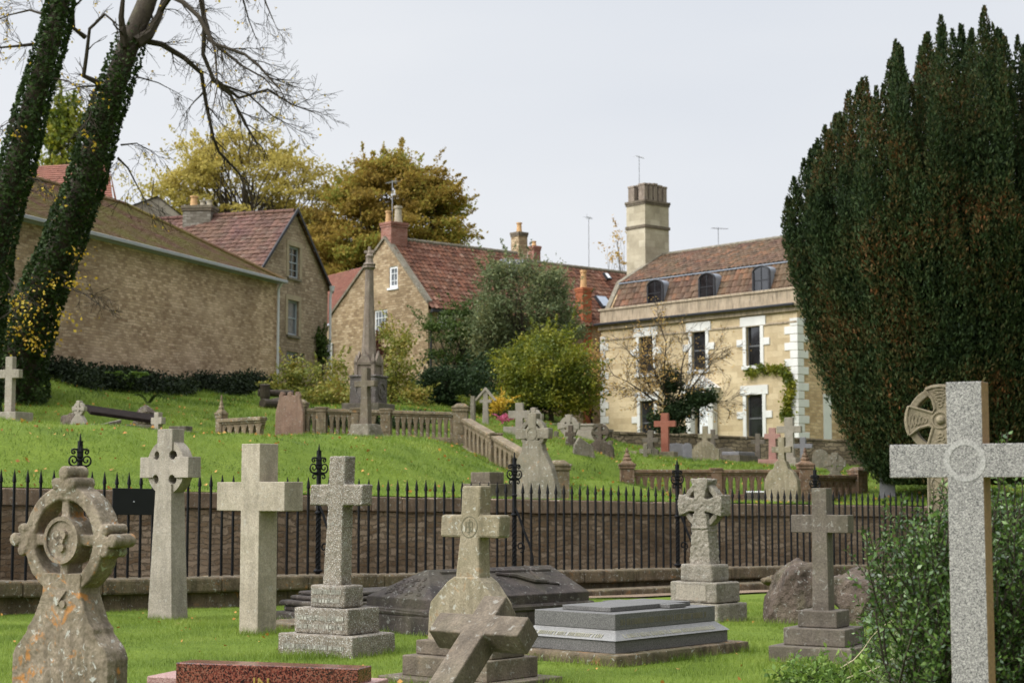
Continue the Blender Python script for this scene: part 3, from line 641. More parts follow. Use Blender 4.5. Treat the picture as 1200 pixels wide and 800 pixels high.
# I: grey granite chest tomb
r = stone_at('chest_tomb', 733, 17.0, -42, 'grey granite chest tomb with a pale sloping band of lettering on a mossy slab', 'tomb')
MB().cbox(.0, 0, 1.45, 2.15, -.1, .10).build('plinth', M['ledge'], r); weather(r.children[-1], .02, .008, .08)
MB().cbox(0, 0, 1.16, 1.80, .10, .215).build('base', M['grey_granite'], r, bevel=.005)
MB().box(-.60, .60, -.92, .92, .217, .305, (-.50, .50, -.80, .80)).build('bevelled_band', M['grey_light'], r, bevel=.004)
MB().cbox(0, 0, 1.0, 1.60, .307, .455).build('chest', M['grey_granite'], r, bevel=.005)
mb = MB(); mb.box(-.30, .30, -.62, .66, .457, .50); mb.box(-.42, .42, .15, .42, .457, .497); mb.build('raised_cross', M['grey_granite'], r, bevel=.005)
mb = MB()
def marks(a, b, h, rowgap, up):
    a = Vector(a); b = Vector(b); d = (b - a).normalized(); up = Vector(up).normalized(); n = d.cross(up).normalized(); x = 0; Lq = (b - a).length
    while x < Lq - .05:
        q = random.uniform(.018, .034)
        for k in range(random.choice((1, 2, 2))):
            o = a + d * (x + k * q * .8) + n * .001; e = d * .007; f = up * h
            mb.add([o - n * .003, o + e - n * .003, o + e + f - n * .003, o + f - n * .003, o + n * .002, o + e + n * .002, o + e + f + n * .002, o + f + n * .002], [(0, 1, 2, 3), (4, 5, 6, 7), (0, 1, 5, 4), (2, 3, 7, 6), (1, 2, 6, 5), (3, 0, 4, 7)])
        if random.random() < .7: o = a + d * x + up * random.choice((0, h * .45, h * .85)); e = d * q; f = up * .007; mb.add([o + n * .002, o + e + n * .002, o + e + f + n * .002, o + f + n * .002], [(0, 1, 2, 3)])
        x += q + random.choice((.014, .014, .016, .022))
marks((.580, -.75, .238), (.580, .75, .238), .05, 0, (-.12, 0, .09)); mb.build('band_inscription', M['incis2'], r); mb = MB(); marks((-.46, -.897, .238), (.46, -.897, .238), .05, 0, (0, .12, .09))
mb.build('band_inscription', M['incis2'], r)
mb = MB(); marks((.502, -.72, .35), (.502, .7, .35), .055, 0, (0, 0, 1)); mb.build('side_inscription', M['incis'], r)
# J: pattee wheel cross on three steps
r = stone_at('wheel_cross', 825, 22.1, -42, 'rough carved wheel cross with flared arms on three square steps beside the boulders')
steps(r, [(.86, .66, -.15, .235), (.72, .52, .237, .50), (.50, .38, .502, .72)], M['wheel_stone'], wx=.018)
zc = 1.47
def patt(L, w0, w1, zc):
    p = []
    for k in range(4):
        a = k * pi / 2
        for x, z in ((w0, w0), (L * .55, w0 * 1.12), (L, w1), (L, -w1), (L * .55, -w0 * 1.12))[:0] or ((L, -w1), (L * 1.03, 0), (L, w1), (L * .5, w0 * 1.1), (w0, w0)): p.append((x * cos(a) - z * sin(a), zc + x * sin(a) + z * cos(a)))
    return p
mb = MB(); mb.prism(patt(.335, .075, .14, zc), -.11, .11); mb.prism([(-.165, .70), (.165, .70), (.105, 1.36), (-.105, 1.36)], -.11, .11)
weather(mb.build('cross', M['wheel_stone'], r), .013, .018, .035, .004)
weather(MB().ring(0, zc, .215, .285, -.065, .065, 40).build('ring', M['wheel_stone'], r), .012, .010, .04)
weather(MB().prism([(-.13, 1.165), (.13, 1.165), (.13, 1.20), (-.13, 1.20)], -.125, .125).build('collar', M['wheel_stone'], r), .012, .004, .04)
MB().box(-.26, .20, -.266, -.262, .27, .46).build('inscription_panel', M['light_stone'], r)
# K: brown cross on three steps
r = stone_at('stepped_cross', 963, 16.45, -30, 'slim dark brown stone cross on three plain steps in front of the boulders')
steps(r, [(.82, .80, -.1, .145), (.61, .56, .147, .31), (.39, .37, .312, .47)], M['brown_stone'], .012)
MB().prism(cross_pts(.165, .15, .46, 1.20, 1.37, 1.625, .57), -.085, .085).build('cross', M['brown_stone'], r, bevel=.008)
# L: boulders
def boulder(px, D, rot, s, seed, label, mat='boulder', dz=0.):
    r0 = stone_at('boulder', px, D, rot, label, 'boulder', None, dz); rs = random.Random(seed)
    bm = bmesh.new(); pts = []
    for _ in range(13):
        v = Vector((rs.gauss(0, 1), rs.gauss(0, 1), rs.gauss(0, 1))).normalized(); v = Vector((v.x * s[0] * rs.uniform(.85, 1.1), v.y * s[1] * rs.uniform(.85, 1.1), max(-.15, v.z * s[2] * rs.uniform(.8, 1.1) + s[2] * .35))); pts.append(bm.verts.new(v))
    bmesh.ops.convex_hull(bm, input=pts); bmesh.ops.delete(bm, geom=[v for v in bm.verts if not v.link_faces], context='VERTS')
    me = bpy.data.meshes.new('boulder'); bm.to_mesh(me); bm.free(); loc = r0.location.copy(); rz = r0.rotation_euler.copy(); lab = r0['label']; bpy.data.objects.remove(r0)
    o = link('boulder', me, M[mat]); o.location = loc; o.rotation_euler = rz; tag(o, lab, 'boulder'); weather(o, .018, .045, .22, .0); m = o.modifiers.new('d', 'DISPLACE'); m.texture = _ctex.setdefault(.06, None) or _mk(.06); m.strength = .035; m.mid_level = .5; m.texture_coords = 'GLOBAL'
    return o
def _mk(s): t = bpy.data.textures.new('clouds', 'CLOUDS'); t.noise_scale = s; t.noise_depth = 3; _ctex[s] = t; return t
boulder(937, 21.6, -20, (.52, .42, .62), 3, 'large reddish boulder behind the slim brown cross, left of the pair')
boulder(1006, 21.2, 20, (.60, .45, .60), 11, 'large dark brown boulder right of the slim brown cross, by the glossy shrub')
boulder(908, 23.4, 0, (.25, .2, .10), 5, 'small flat pale rock lying on top of the kerb beside the boulders', 'ledge', .42)
boulder(995, 23.8, 0, (.55, .3, .16), 6, 'low grey rock behind the two large boulders', 'ledge', .32)
# M: right granite cross
r = stone_at('granite_cross', 1136, 8.25, -30, 'tall speckled grey granite cross with a pale circle at its centre, nearest at the right')
mb = MB(); o0 = cross_pts(.178, .172, -.1, 1.672, 1.832, 2.13, .74); mb.prism(o0, -.065, .065); mb.mi = [0, 0] + [1] * 12; mb.mi[2 + 6] = 0; mb.mi[2 + 4] = 0; mb.mi[2 + 8] = 0
mb.build('cross', [M['granite'], M['granite_side']], r, bevel=.003)
MB().ring(0, 1.752, .074, .100, -.0675, -.064, 48).build('pale_circle', M['granite_ring'], r)
# N: carved knotwork wheel cross
r = stone_at('carved_cross', 1106, 10.2, -24, 'tan wheel cross carved with knotwork, half hidden behind the tall granite cross')
zc = 2.02; R = .215
mb = MB(); mb.ring(0, zc, R * .74, R * .94, -.05, .05, 44)
arm = []
for k in range(4):
    a = k * pi / 2
    for x, z in [(R * 1.0 * cos(q), R * 1.0 * sin(q)) for q in (-.44, -.22, 0, .22, .44)] + [(R * .62, R * .22), (R * .34, R * .15), (R * .22, R * .22)]: arm.append((x * cos(a) - z * sin(a), zc + x * sin(a) + z * cos(a)))
mb.prism(arm, -.065, .065); mb.prism([(-.095, -.1), (.095, -.1), (.085, zc - R * .9), (-.085, zc - R * .9)], -.06, .06)
mb.build('cross', M['carved'], r, bevel=.006)
mb = MB()
prf = [(R * .13 * cos(a), -.065 - R * .13 * sin(a)) for a in np.linspace(0, pi / 2 - .05, 6)]
vs = []; mb2 = MB().lathe([(x, -z) for x, z in prf], 0, 0, 20); mb.add([(x, -z, zc + y) for x, y, z in mb2.v], mb2.f)
loop = arm + [arm[0]]
cen = Vector((0, zc)); ins = [((Vector(p) - cen) * .93 + cen) for p in arm]
mb.tube([(p.x, -.066, p.y) for p in ins] + [(ins[0].x, -.066, ins[0].y)], .009, 6)
mb.tube([(R * .22 * cos(a), -.066, zc + R * .22 * sin(a)) for a in np.linspace(0, 2 * pi, 22)], .007, 6)
for k in range(4):
    a = k * pi / 2
    for ph in (0, pi):
        pts = []
        for q in np.linspace(0, 1, 26):
            x = R * (.36 + .50 * q); z = R * (.05 + .16 * q) * sin(q * 2.6 * 2 * pi + ph); pts.append((x * cos(a) - z * sin(a), -.066, zc + x * sin(a) + z * cos(a)))
        mb.tube(pts, .0055, 5)
for ph in (0, pi / 2, pi, 3 * pi / 2):
    mb.tube([(.062 * sin(z * 22 + ph), -.061, z) for z in np.arange(.9, zc - R - .03, .012)], .006, 5)
for sx in (-.08, .08): mb.tube([(sx, -.06, .3), (sx * .95, -.06, zc - R * .95)], .008, 5)
mb.build('knotwork', M['carved'], r)
# ------------------------------------------------------------ graves on the upper lawn
def up_at(name, px, py, D, rot, label, cat='gravestone', group=None):
    """stands on the upper lawn at the direction px, distance D"""
    x = P(px, 575, D).x; return empty(name, (x, D, gz(x, D) - .03), radians(rot), label, cat, group)
def H(py, D, r): return Z(py, D) - r.location.z        # height above the root of something seen at py
def hcross(px, top, a0, a1, D, w, L, t, mat, rot, label, name='stone_cross', base=None, w0=None, step=None, bev=.01, body=None, smat=None):
    r = up_at(name, px, 0, D, rot, label); zt, za, zb = H(top, D, r), H(a1, D, r), H(a0, D, r); zs = H(base, D, r) if base else 0
    MB().prism(cross_pts(w0 or w, w, (zs - .02) if base else -.1, za, zb, zt, L), -t / 2, t / 2).build('cross', M[mat], r, bevel=bev)
    if step:
        k = len(step)
        for i, (sw, sd) in enumerate(step): MB().cbox(0, 0, sw, sd, -.15 if i == 0 else zs * i / k, zs * (i + 1) / k - .002).build('step', M[smat or mat], r, bevel=.012)
    if body:
        hw, zz = body; q = [(hw, -.1), (hw, zz * .7), (hw * .85, zz * .78), (hw * .45, zz * .92), (w * .6, zz * 1.05)]
        MB().prism(q + [(-x, z) for x, z in reversed(q)], -t * .42, t * .42).build('body', M[mat], r, bevel=bev)
    return r
def wheel(px, cy, D, R, t, mat, rot, label, arms=1.15, hw=.3, flare=.5, bodytop=None, hole=.62, name='wheel_headstone', taper=.6):
    r = up_at(name, px, 0, D, rot, label); zc = H(cy, D, r)
    mb = MB(); mb.ring(0, zc, R * hole, R, -t * .38, t * .38, 32); mb.prism(patt(R * arms, R * .2, R * flare * .75, zc), -t / 2, t / 2); mb.build('wheel_head', M[mat], r, bevel=.012)
    bt = bodytop if bodytop is not None else zc - R
    q = [(hw, -.1), (hw * .95, bt * .55), (hw * taper, bt * .85), (R * .45, bt + R * .2)]
    MB().prism(q + [(-x, z) for x, z in reversed(q)], -t / 2 - .01, t / 2 + .01).build('body', M[mat], r, bevel=.015)
    return r
hcross(9, 418, 433, 443, 41, .20, .58, .16, 'light_stone', -20, 'pale cross on a square base at the far left edge', base=483, step=[(.85, .7)])
wheel(91, 479, 41.5, .17, .12, 'light_stone', -30, 'small pale wheel headstone on the left bank crest', hw=.26, hole=.5)
r = up_at('sunken_tomb', 143, 0, 44, -62, 'dark rusty slab leaning over a collapsed tomb on the left lawn', 'tomb')
mb = MB(); mb.box(-.35, .35, -.95, .95, .44, .53); mb.v = [(x, y, z - y * .12 - x * .3) for x, y, z in mb.v]; mb.build('leaning_slab', M['rust'], r, bevel=.015)
MB().box(-.4, .35, -.9, .8, -.2, .22).build('tomb_base', M['mid_stone'], r, bevel=.02)
mb = MB(); mb.box(-.75, -.55, -1.0, .1, .16, .26); mb.v = [(x, y, z + (y + .4) * .25) for x, y, z in mb.v]; mb.build('fallen_kerb', M['light_stone'], r, bevel=.015)
hcross(184, 483, 489, 497, 43, .17, .42, .14, 'light_stone', -40, 'small worn pale cross beside the collapsed tomb')
r = up_at('kerb_blocks', 212, 0, 43.5, -20, 'two stacked flat grey kerb blocks right of the small worn cross', 'blocks')
MB().cbox(.05, 0, .65, .4, -.1, .14).build('block', M['brown_stone'], r, bevel=.015); MB().cbox(-.05, .02, .5, .34, .142, .27).build('block', M['brown_stone'], r, bevel=.015)
def urock(px, D, s, seed, label, mat='boulder', dz=0):
    x = P(px, 575, D).x; o = boulder(px, D, seed * 30, s, seed, label, mat); o.location = (x, D, gz(x, D) + dz); return o
urock(78, 45, (.55, .4, .30), 21, 'low brown boulder left of the collapsed tomb, behind the small wheel headstone', dz=.12); urock(168, 46, (.65, .4, .42), 22, 'brown boulder behind the small worn cross', dz=.15)
# balustrades -----------------------------------------------------------------
def baluster_pts(wd, h, sp):
    a = sp / 2 - .004; wd = sp * .5
    return [(-wd / 2, 0), (wd / 2, 0), (wd / 2, h * .62), (wd * .62, h * .70), (wd / 2 + .02, h * .76), (a * .8, h * .86), (a, h * .90), (a, h), (-a, h), (-a, h * .90), (-a * .8, h * .86), (-wd / 2 - .02, h * .76), (-wd * .62, h * .70), (-wd / 2, h * .62)]
_bal = {}
def balustrade(name, label, A, B, zA, zB, hgt, mat, piers, nb, pierw=.30, ends=(1, 1), skip=()):
    """A,B: plan points; zA,zB ground heights; piers: fractions along; nb balusters"""
    A = Vector((*A, zA)); B = Vector((*B, zB)); r = empty(name, A, 0, label, 'balustrade'); d = B - A; L = Vector((d.x, d.y)).length; ux, uy = d.x / L, d.y / L; nx, ny = -uy, ux
    sl = d.z / L
    def W(s, n, z): return (A.x + ux * s + nx * n, A.y + uy * s + ny * n, A.z + sl * s + z)
    def run(s0, s1, n, z0, z1): return [W(s0, -n, z0), W(s1, -n, z0), W(s1, n, z0), W(s0, n, z0), W(s0, -n, z1), W(s1, -n, z1), W(s1, n, z1), W(s0, n, z1)]
    BF = [(3, 2, 1, 0), (4, 5, 6, 7), (0, 1, 5, 4), (1, 2, 6, 5), (2, 3, 7, 6), (3, 0, 4, 7)]
    MB().add(run(0, L, .15, -.4, .13), BF).build('plinth', M[mat], r, True, bevel=.015)
    m = MB().add(run(0, L, .15, hgt - .10, hgt), BF); m.add(run(0, L, .11, hgt - .155, hgt - .103), BF); m.build('coping', M[mat], r, True, bevel=.02)
    for k, f in enumerate(piers):
        s = L * f; end = f in (0, 1); w = pierw / 2 * (1.35 if end else 1); hh = hgt + (.14 if end else .02)
        m = MB(); Zb = sl * s
        def pb(w_, z0, z1, tw=None):
            tw = tw or w_; m.add([W(s - w_, -w_, z0), W(s + w_, -w_, z0), W(s + w_, w_, z0), W(s - w_, w_, z0), W(s - tw, -tw, z1), W(s + tw, -tw, z1), W(s + tw, tw, z1), W(s - tw, tw, z1)], BF)
            if sl: m.v[-8:] = [(x, y, z - sl * ((x - A.x) * ux + (y - A.y) * uy) + Zb) for x, y, z in m.v[-8:]]
        pb(w * 1.12, -.5, .18); pb(w, .183, hh - .12); pb(w * 1.15, hh - .118, hh - .03); pb(w * 1.25, hh - .028, hh + .03)
        if end: pb(w * 1.05, hh + .033, hh + .12, w * .55)
        o = m.build('pier', M[mat], r, True, bevel=.012)
        q = MB()
        for zz in (.25, .55):
            q.add([W(s - w * .55, -w - .012, zz), W(s + w * .55, -w - .012, zz), W(s + w * .55, -w + .004, zz), W(s - w * .55, -w + .004, zz), W(s - w * .55, -w - .012, zz + .22), W(s + w * .55, -w - .012, zz + .22), W(s + w * .55, -w + .004, zz + .22), W(s - w * .55, -w + .004, zz + .22)], BF)
        if hgt > .7: q.build('carved_panel', M[mat], o, True)
        if end and ends[0 if f == 0 else 1] == 2:
            q = MB(); x, y, z = W(s, 0, hh + .12); q.lathe([(w * .62, z), (w * .7, z + .05), (w * .42, z + .11), (w * .50, z + .14), (w * .2, z + .24), (w * .25, z + .28), (.02, z + .38)], x, y, 8); q.build('pinnacle', M[mat], o, True)
    sp = L / nb
    for i in range(nb):
        s = sp * (i + .5)
        if any(abs(s - L * f) < pierw * .62 + .02 for f in piers) or i in skip: continue
        m = MB().prism(baluster_pts(.085, hgt - .29, sp), -.075, .075, lambda x, y, z: (x * ux - y * nx * -1, x * uy + y * ny, z + sl * x))
        o = m.build('baluster', M[mat], r, False); o.location = Vector(W(s, 0, .132)) - A
    return r
def XY(px, D): p = P(px, 575, D); return (p.x, p.y)
def bal(name, label, px0, D0, px1, D1, top0, top1, *a, hgt=.86, **k):
    return balustrade(name, label, XY(px0, D0), XY(px1, D1), Z(top0, D0) - hgt, Z(top1, D1) - hgt, hgt, *a, **k)
bal('stone_balustrade', 'short weathered balustrade fragment with a pinnacled end pier on the left lawn', 258, 45, 308, 44.2, 491, 488, 'balu_stone', [0], 6, hgt=.80, pierw=.16, ends=(2, 1))
bal('stone_balustrade', 'long pierced stone balustrade on the terrace beneath the gothic spire monument', 350, 50.5, 540, 50.0, 478, 483, 'balu_stone', [0.0, .14, .36, .54, 1], 27, hgt=.88)
bal('stair_balustrade', 'sloping pierced stone balustrade stepping down towards the railing', 546, 49.6, 655, 39.9, 490, 552, 'balu_stone', [.36, 1], 19, hgt=.92)
bal('stone_balustrade', 'brown pierced balustrade with pinnacled pier on the right-hand lawn', 735, 50, 944, 50, 550, 550, 'balu_brown', [0, .5, 1], 25, hgt=.84, ends=(2, 2))
bal('stone_balustrade', 'brown pierced balustrade section beside the yew tree', 951, 50.4, 1006, 51.5, 556, 557, 'balu_brown', [1], 7, hgt=.84)
r = empty('stair_kerb', (*XY(690, 43), 1.0), 0, 'low sloping stone kerb right of the stair pier', 'kerb')
A = P(672, 558, 45.); B = P(735, 592, 41.); A.z = Z(564, 45); B.z = Z(592, 41); d = (B - A); nv = Vector((-d.y, d.x, 0)).normalized() * .2
MB().add([A - nv - Vector((0, 0, .8)), B - nv - Vector((0, 0, .8)), B + nv - Vector((0, 0, .8)), A + nv - Vector((0, 0, .8)), A - nv, B - nv, B + nv, A + nv], [(3, 2, 1, 0), (4, 5, 6, 7), (0, 1, 5, 4), (1, 2, 6, 5), (2, 3, 7, 6), (3, 0, 4, 7)]).build('kerb_stone', M['balu_stone'], r, True, bevel=.03)
# brown headstone with knobbed top
r = up_at('headstone', 339, 0, 46, -15, 'broad brown headstone with three knobs on top, between the balustrade fragments')
zt = H(461, 46, r); q = [(.42, -.2), (.40, zt * .6), (.30, zt * .9), (.31, zt * .97), (.26, zt), (.20, zt * .965), (.10, zt * .95), (.05, zt * .985)]
MB().prism(q + [(-x, z) for x, z in reversed(q)], -.07, .07).build('headstone', M['headred'], r, bevel=.02); mb = MB()
for kx in (-.22, 0, .22): mb.disc(kx, zt * .99, .06, -.075, .075, 14)
mb.build('knobs', M['headred'], r, bevel=.01)
# logs and sawn trunk
r = None
for k, (px, D, rr, L, rot, dz, lb) in enumerate([(309, 57, .17, .5, 10, .45, 'upright sawn log end at the barn corner'), (331, 56.5, .20, 1.0, 50, .12, 'thick dark log lying below the sawn log end'), (318, 56, .16, .9, -40, .05, 'short log at the left of the wood pile'), (322, 57.4, .12, 1.2, -70, .42, 'thin log across the top of the wood pile')]):
    x = P(px, 575, D).x; mb = MB().lathe([(rr * .9, -L / 2), (rr, -L * .3), (rr * .95, L * .2), (rr, L / 2)], 0, 0, 12)
    o = mb.build('log', M['bark'], None, bevel=.01); o.location = (x, D, gz(x, D) + dz + .1); o.rotation_euler = (radians(90 if k else 8), 0, radians(rot)); tag(o, lb, 'log', 'wood pile')
# gothic spire monument
D = 55; r = up_at('spire_monument', 431, 0, D, -20, 'slender gothic spire monument with a cross finial and dark carved base', 'monument')
zz = lambda py: H(py, D, r)
MB().cbox(0, 0, 1.3, 1.3, -.4, zz(473)).build('plinth', M['brown_stone'], r, bevel=.02)
M['mon'] = m_stone('weathered_monument_stone', (.22, .185, .15), (.33, .29, .24), .1, .3, .15, .6, bump=.6)
M['mon_dark'] = m_stone('blackened_monument_stone', (.11, .10, .095), (.20, .185, .17), 0, .5, .1, .6, bump=.6)
mb = MB(); mb.cbox(0, 0, .92, .92, zz(473), zz(443)); mb.cbox(0, 0, .98, .98, zz(443) + .002, zz(440)); mb.build('base_block', M['mon_dark'], r, bevel=.03)
mb = MB()
for a in range(4):
    k = MB().ring(0, zz(458), .22, .28, -.49, -.455, 20); k.disc(0, zz(458), .10, -.48, -.455, 12); ca, sa = cos(a * pi / 2), sin(a * pi / 2); mb.add([(x * ca - y * sa, x * sa + y * ca, z) for x, y, z in k.v], k.f)
mb.build('roundel', M['mon_dark'], r)
mb = MB(); mb.cbox(0, 0, .62, .62, zz(440) + .002, zz(428)); mb.cbox(0, 0, .72, .72, zz(428) + .002, zz(425))
for sx in (-1, 1):
    for sy in (-1, 1): mb.cbox(sx * .30, sy * .30, .12, .12, zz(440), zz(424)); mb.cbox(sx * .30, sy * .30, .13, .13, zz(424), zz(415), .01, .01)
for a in range(4):
    k = MB().prism([(-.24, zz(426)), (.24, zz(426)), (0, zz(411))], -.37, -.30); ca, sa = cos(a * pi / 2), sin(a * pi / 2); mb.add([(x * ca - y * sa, x * sa + y * ca, z) for x, y, z in k.v], k.f)
mb.build('gabled_stage', M['mon'], r, bevel=.01)
mb = MB(); mb.lathe([(.26, zz(425)), (.23, zz(405)), (.18, zz(375)), (.15, zz(345)), (.135, zz(316))], 0, 0, 8, pi / 8); mb.build('shaft', M['mon'], r, bevel=.01)
mb = MB(); mb.lathe([(.15, zz(316)), (.22, zz(313.5)), (.18, zz(312)), (.22, zz(310)), (.14, zz(308)), (.12, zz(303)), (.15, zz(300)), (.08, zz(298)), (.06, zz(294))], 0, 0, 8)
mb.prism(cross_pts(.10, .09, zz(303), zz(297), zz(293.5), zz(289), .36), -.04, .04); mb.build('finial', M['mon'], r, bevel=.01)
# brown cross in front of it
r = hcross(428, 431, 446, 453, 47.5, .21, .72, .18, 'dark_tan', -35, 'tall brown cross on a rough boulder base in front of the gothic monument', base=497, w0=.30)
mb = MB(); mb.cbox(0, 0, 1.0, .9, -.2, H(497, 47.5, r), .62, .55); mb.build('rough_base', M['mid_stone'], r); weather(r.children[-1], .03, .03, .15)
# block tomb on the bank
r = up_at('block_pedestal', 571, 0, 36.0, -38, 'two stacked grey stone blocks on the grass bank left of the big shield headstone', 'pedestal')
zt = H(553, 36, r); MB().cbox(0, 0, .80, .75, -.2, zt - .24).build('block', M['dark_tan'], r, bevel=.015); MB().cbox(0, 0, .52, .48, zt - .238, zt).build('block', M['dark_tan'], r, bevel=.015)
# big shield headstone
D = 37.6; r = up_at('shield_headstone', 626, 0, D, -38, 'large grey headstone with a wheel-cross head and sloping shoulders below the stairs')
zz = lambda py: H(py, D, r); q = [(.72, -.2), (.68, zz(575)), (.52, zz(548)), (.30, zz(528)), (.24, zz(516))]
MB().prism(q + [(-x, z) for x, z in reversed(q)], -.09, .09).build('body', M['mid_stone'], r, bevel=.02)
mb = MB(); R = .40; zc = zz(508); mb.ring(0, zc, R * .60, R * .86, -.07, .07, 36); mb.prism(patt(R * 1.12, R * .26, R * .30, zc), -.088, .088); mb.disc(0, zc, R * .5, -.08, .08, 20); mb.build('wheel_head', M['mid_stone'], r, bevel=.015)
mb = MB(); mb.ring(0, zc, R * .30, R * .36, -.098, -.086, 20); mb.build('carved_emblem', M['mid_stone'], r)
# around the flower bed
r = hcross(569, 459, 468, 472, 55.5, .16, .40, .12, 'light_stone', -10, 'small cross under a gabled stone hood behind the balustrade corner', base=None, w0=.22)
zz = lambda py: H(py, 55.5, r); mb = MB(); mb.prism([(-.36, zz(469)), (-.30, zz(470)), (0, zz(457.5)), (.30, zz(470)), (.36, zz(469)), (0, zz(453.5))], -.10, .10); mb.build('gabled_hood', M['light_stone'], r, bevel=.01)
r = up_at('stone_post', 554, 0, 54, -20, 'thin grey stone post beside the hooded cross', 'post'); MB().cbox(0, 0, .16, .14, -.1, H(464, 54, r), .13, .12).build('post', M['mid_stone'], r, bevel=.01)
hcross(609, 472, 481, 490, 54, .24, .70, .18, 'light_stone', -15, 'stout pale cross behind the stair balustrade', base=500, step=[(.9, .7)])
wheel(626, 489, 55, .27, .16, 'light_stone', -30, 'pale wheel cross immediately right of the stout pale cross', hw=.26, hole=.55)
wheel(667, 499, 58, .33, .18, 'light_stone', -20, 'light grey wheel cross on the lawn right of the big shield headstone', hw=.24, hole=.5)
hcross(669, 498, 506, 511, 53, .14, .34, .12, 'boulder', -20, 'brown leaning cross in front of the light grey wheel cross', w0=.2, body=(.16, .3))
wheel(704, 507, 54, .29, .14, 'boulder', -25, 'brown openwork wheel headstone with pyramidal body on the right lawn', hw=.46, hole=.72, flare=.3, arms=1.0, taper=.75)
r = up_at('urn_pedestal', 688, 0, 62, -20, 'pale stacked stone pedestal against the low boundary wall', 'pedestal')
for i, (w, a, b) in enumerate(((.75, 512, 504), (.62, 504, 499), (.70, 499, 496.5))): MB().cbox(0, 0, w, w * .8, H(a, 62, r) - (.6 if i == 0 else 0), H(b, 62, r) - .003).build('block', M['light_stone'], r, bevel=.015)
r = up_at('rubble_headstone', 684, 0, 52, 10, 'broken low headstone stub beside the brown wheel headstone'); MB().prism([(-.35, -.1), (.35, -.1), (.28, .25), (.05, .42), (-.15, .55), (-.3, .3)], -.1, .1).build('stub', M['mid_stone'], r, bevel=.02)
hcross(780, 484, 493, 500, 59, .26, .76, .18, 'red_stone', -20, 'red sandstone cross on a mossy block in front of the house', base=529, step=[(.75, .6)], smat='tan_stone')
hcross(763, 504, 513, 518, 58.5, .20, .58, .15, 'brown_stone', -25, 'dark brown cross left of the red sandstone cross', w0=.3, body=(.28, .4))
hcross(757, 520, 526, 531, 56.5, .14, .42, .12, 'mid_stone', -25, 'little grey cross in front of the dark brown cross', w0=.2)
r = up_at('round_headstone', 736, 0, 57, -15, 'low round topped headstone left of the small crosses'); zt = H(528, 57, r)
MB().prism([(.32, -.1)] + [(.32 * cos(a), zt * .55 + zt * .45 * sin(a)) for a in np.linspace(0, pi, 11)] + [(-.32, -.1)], -.07, .07).build('headstone', M['tan_stone'], r, bevel=.01)
r = up_at('slate_headstone', 793, 0, 60, -10, 'blue grey slate headstone with a curved top right of the red cross'); zt = H(519, 60, r)
MB().prism([(.55, -.1), (.55, zt * .7), (.40, zt * .82), (.2, zt * .96), (0, zt), (-.2, zt * .96), (-.40, zt * .82), (-.55, zt * .7), (-.55, -.1)], -.05, .05).build('headstone', M['slate'], r, bevel=.008)
r = up_at('slate_pillar', 806, 0, 59, -10, 'narrow grey slate pillar stone with a rounded cap beside the curved slate headstone'); zt = H(519, 59, r)
MB().prism([(.16, -.1), (.16, zt * .8), (.13, zt * .93), (.06, zt), (-.06, zt), (-.13, zt * .93), (-.16, zt * .8), (-.16, -.1)], -.06, .06).build('pillar', M['slate'], r, bevel=.01)
r = hcross(827, 499, 508, 513, 58, .18, .46, .13, 'tan_stone', -15, 'greenish cross on a headstone with stepped shoulders right of the slate stones', w0=.2)
zt = H(520, 58, r); MB().prism([(.48, -.1), (.48, zt * .7), (.36, zt * .75), (.30, zt * .95), (.12, zt * 1.15), (-.12, zt * 1.15), (-.30, zt * .95), (-.40, zt * .75), (-.44, zt * .7), (-.44, -.1)], -.1, .1).build('headstone', M['tan_stone'], r, bevel=.015)
hcross(836, 503, 509, 514, 61, .16, .38, .12, 'brown_stone', -15, 'dark narrow cross right behind the greenish stepped headstone')
hcross(889, 508, 515, 520, 62, .17, .50, .14, 'brown_stone', -20, 'dark cross on a wide low base against the rubble wall', base=538, step=[(1.3, .8)])
hcross(906, 501, 508, 514, 60, .24, .56, .16, 'pink_stone', -20, 'pink granite cross on a sloping pink base near the tall pale cross', base=538, step=[(.9, .7)], w0=.26)
hcross(926, 489, 499, 507, 59, .30, .86, .2, 'light_stone', -25, 'tall pale cross with notched arms, tallest by the right house corner', base=536, w0=.34, step=[(.9, .8), (.6, .6)])
hcross(942, 512, 520, 525, 55, .18, .60, .15, 'slate', -20, 'dark slate grey cross right of the tall pale cross')
r = hcross(917, 512, 523, 530, 47.5, .18, .56, .15, 'tan_stone', -30, 'mossy cross rising from a flared bell shaped headstone by the right balustrade', w0=.36)
zz = lambda py: H(py, 47.5, r); q = [(.50, -.2), (.50, zz(572)), (.47, zz(562)), (.36, zz(553)), (.22, zz(549)), (.14, zz(540))]
MB().prism(q + [(-x, z) for x, z in reversed(q)], -.13, .13).build('headstone', M['tan_stone'], r, bevel=.02)
wheel(979, 543, 54.5, .30, .16, 'mid_stone', -15, 'grey wheel headstone standing behind the right balustrade near the yew', hw=.3, hole=.45)
r = up_at('flower_tray', 885, 0, 48, 0, 'low dark tray of white flowers on the grass beyond the railing', 'flower tray')
MB().cbox(0, 0, .55, .25, -.05, H(577, 48, r)).build('tray', M['brown_stone'], r, bevel=.01)
mb = MB()
for k in range(9): mb.lathe([(.005, 0), (.03, .015), (.028, .035), (.005, .045)], -.23 + k * .058, random.uniform(-.08, .08), 8)
mb.v = [(x, y, z + H(577, 48, r)) for x, y, z in mb.v]; mb.build('white_flower', M['white'], r)
r = up_at('slate_headstone', 1040, 0, 50, -10, 'small slate grey headstone in the shade under the yew tree'); MB().prism([(.22, -.1), (.22, .75), (0, .95), (-.22, .75), (-.22, -.1)], -.05, .05).build('headstone', M['slate'], r, bevel=.01)
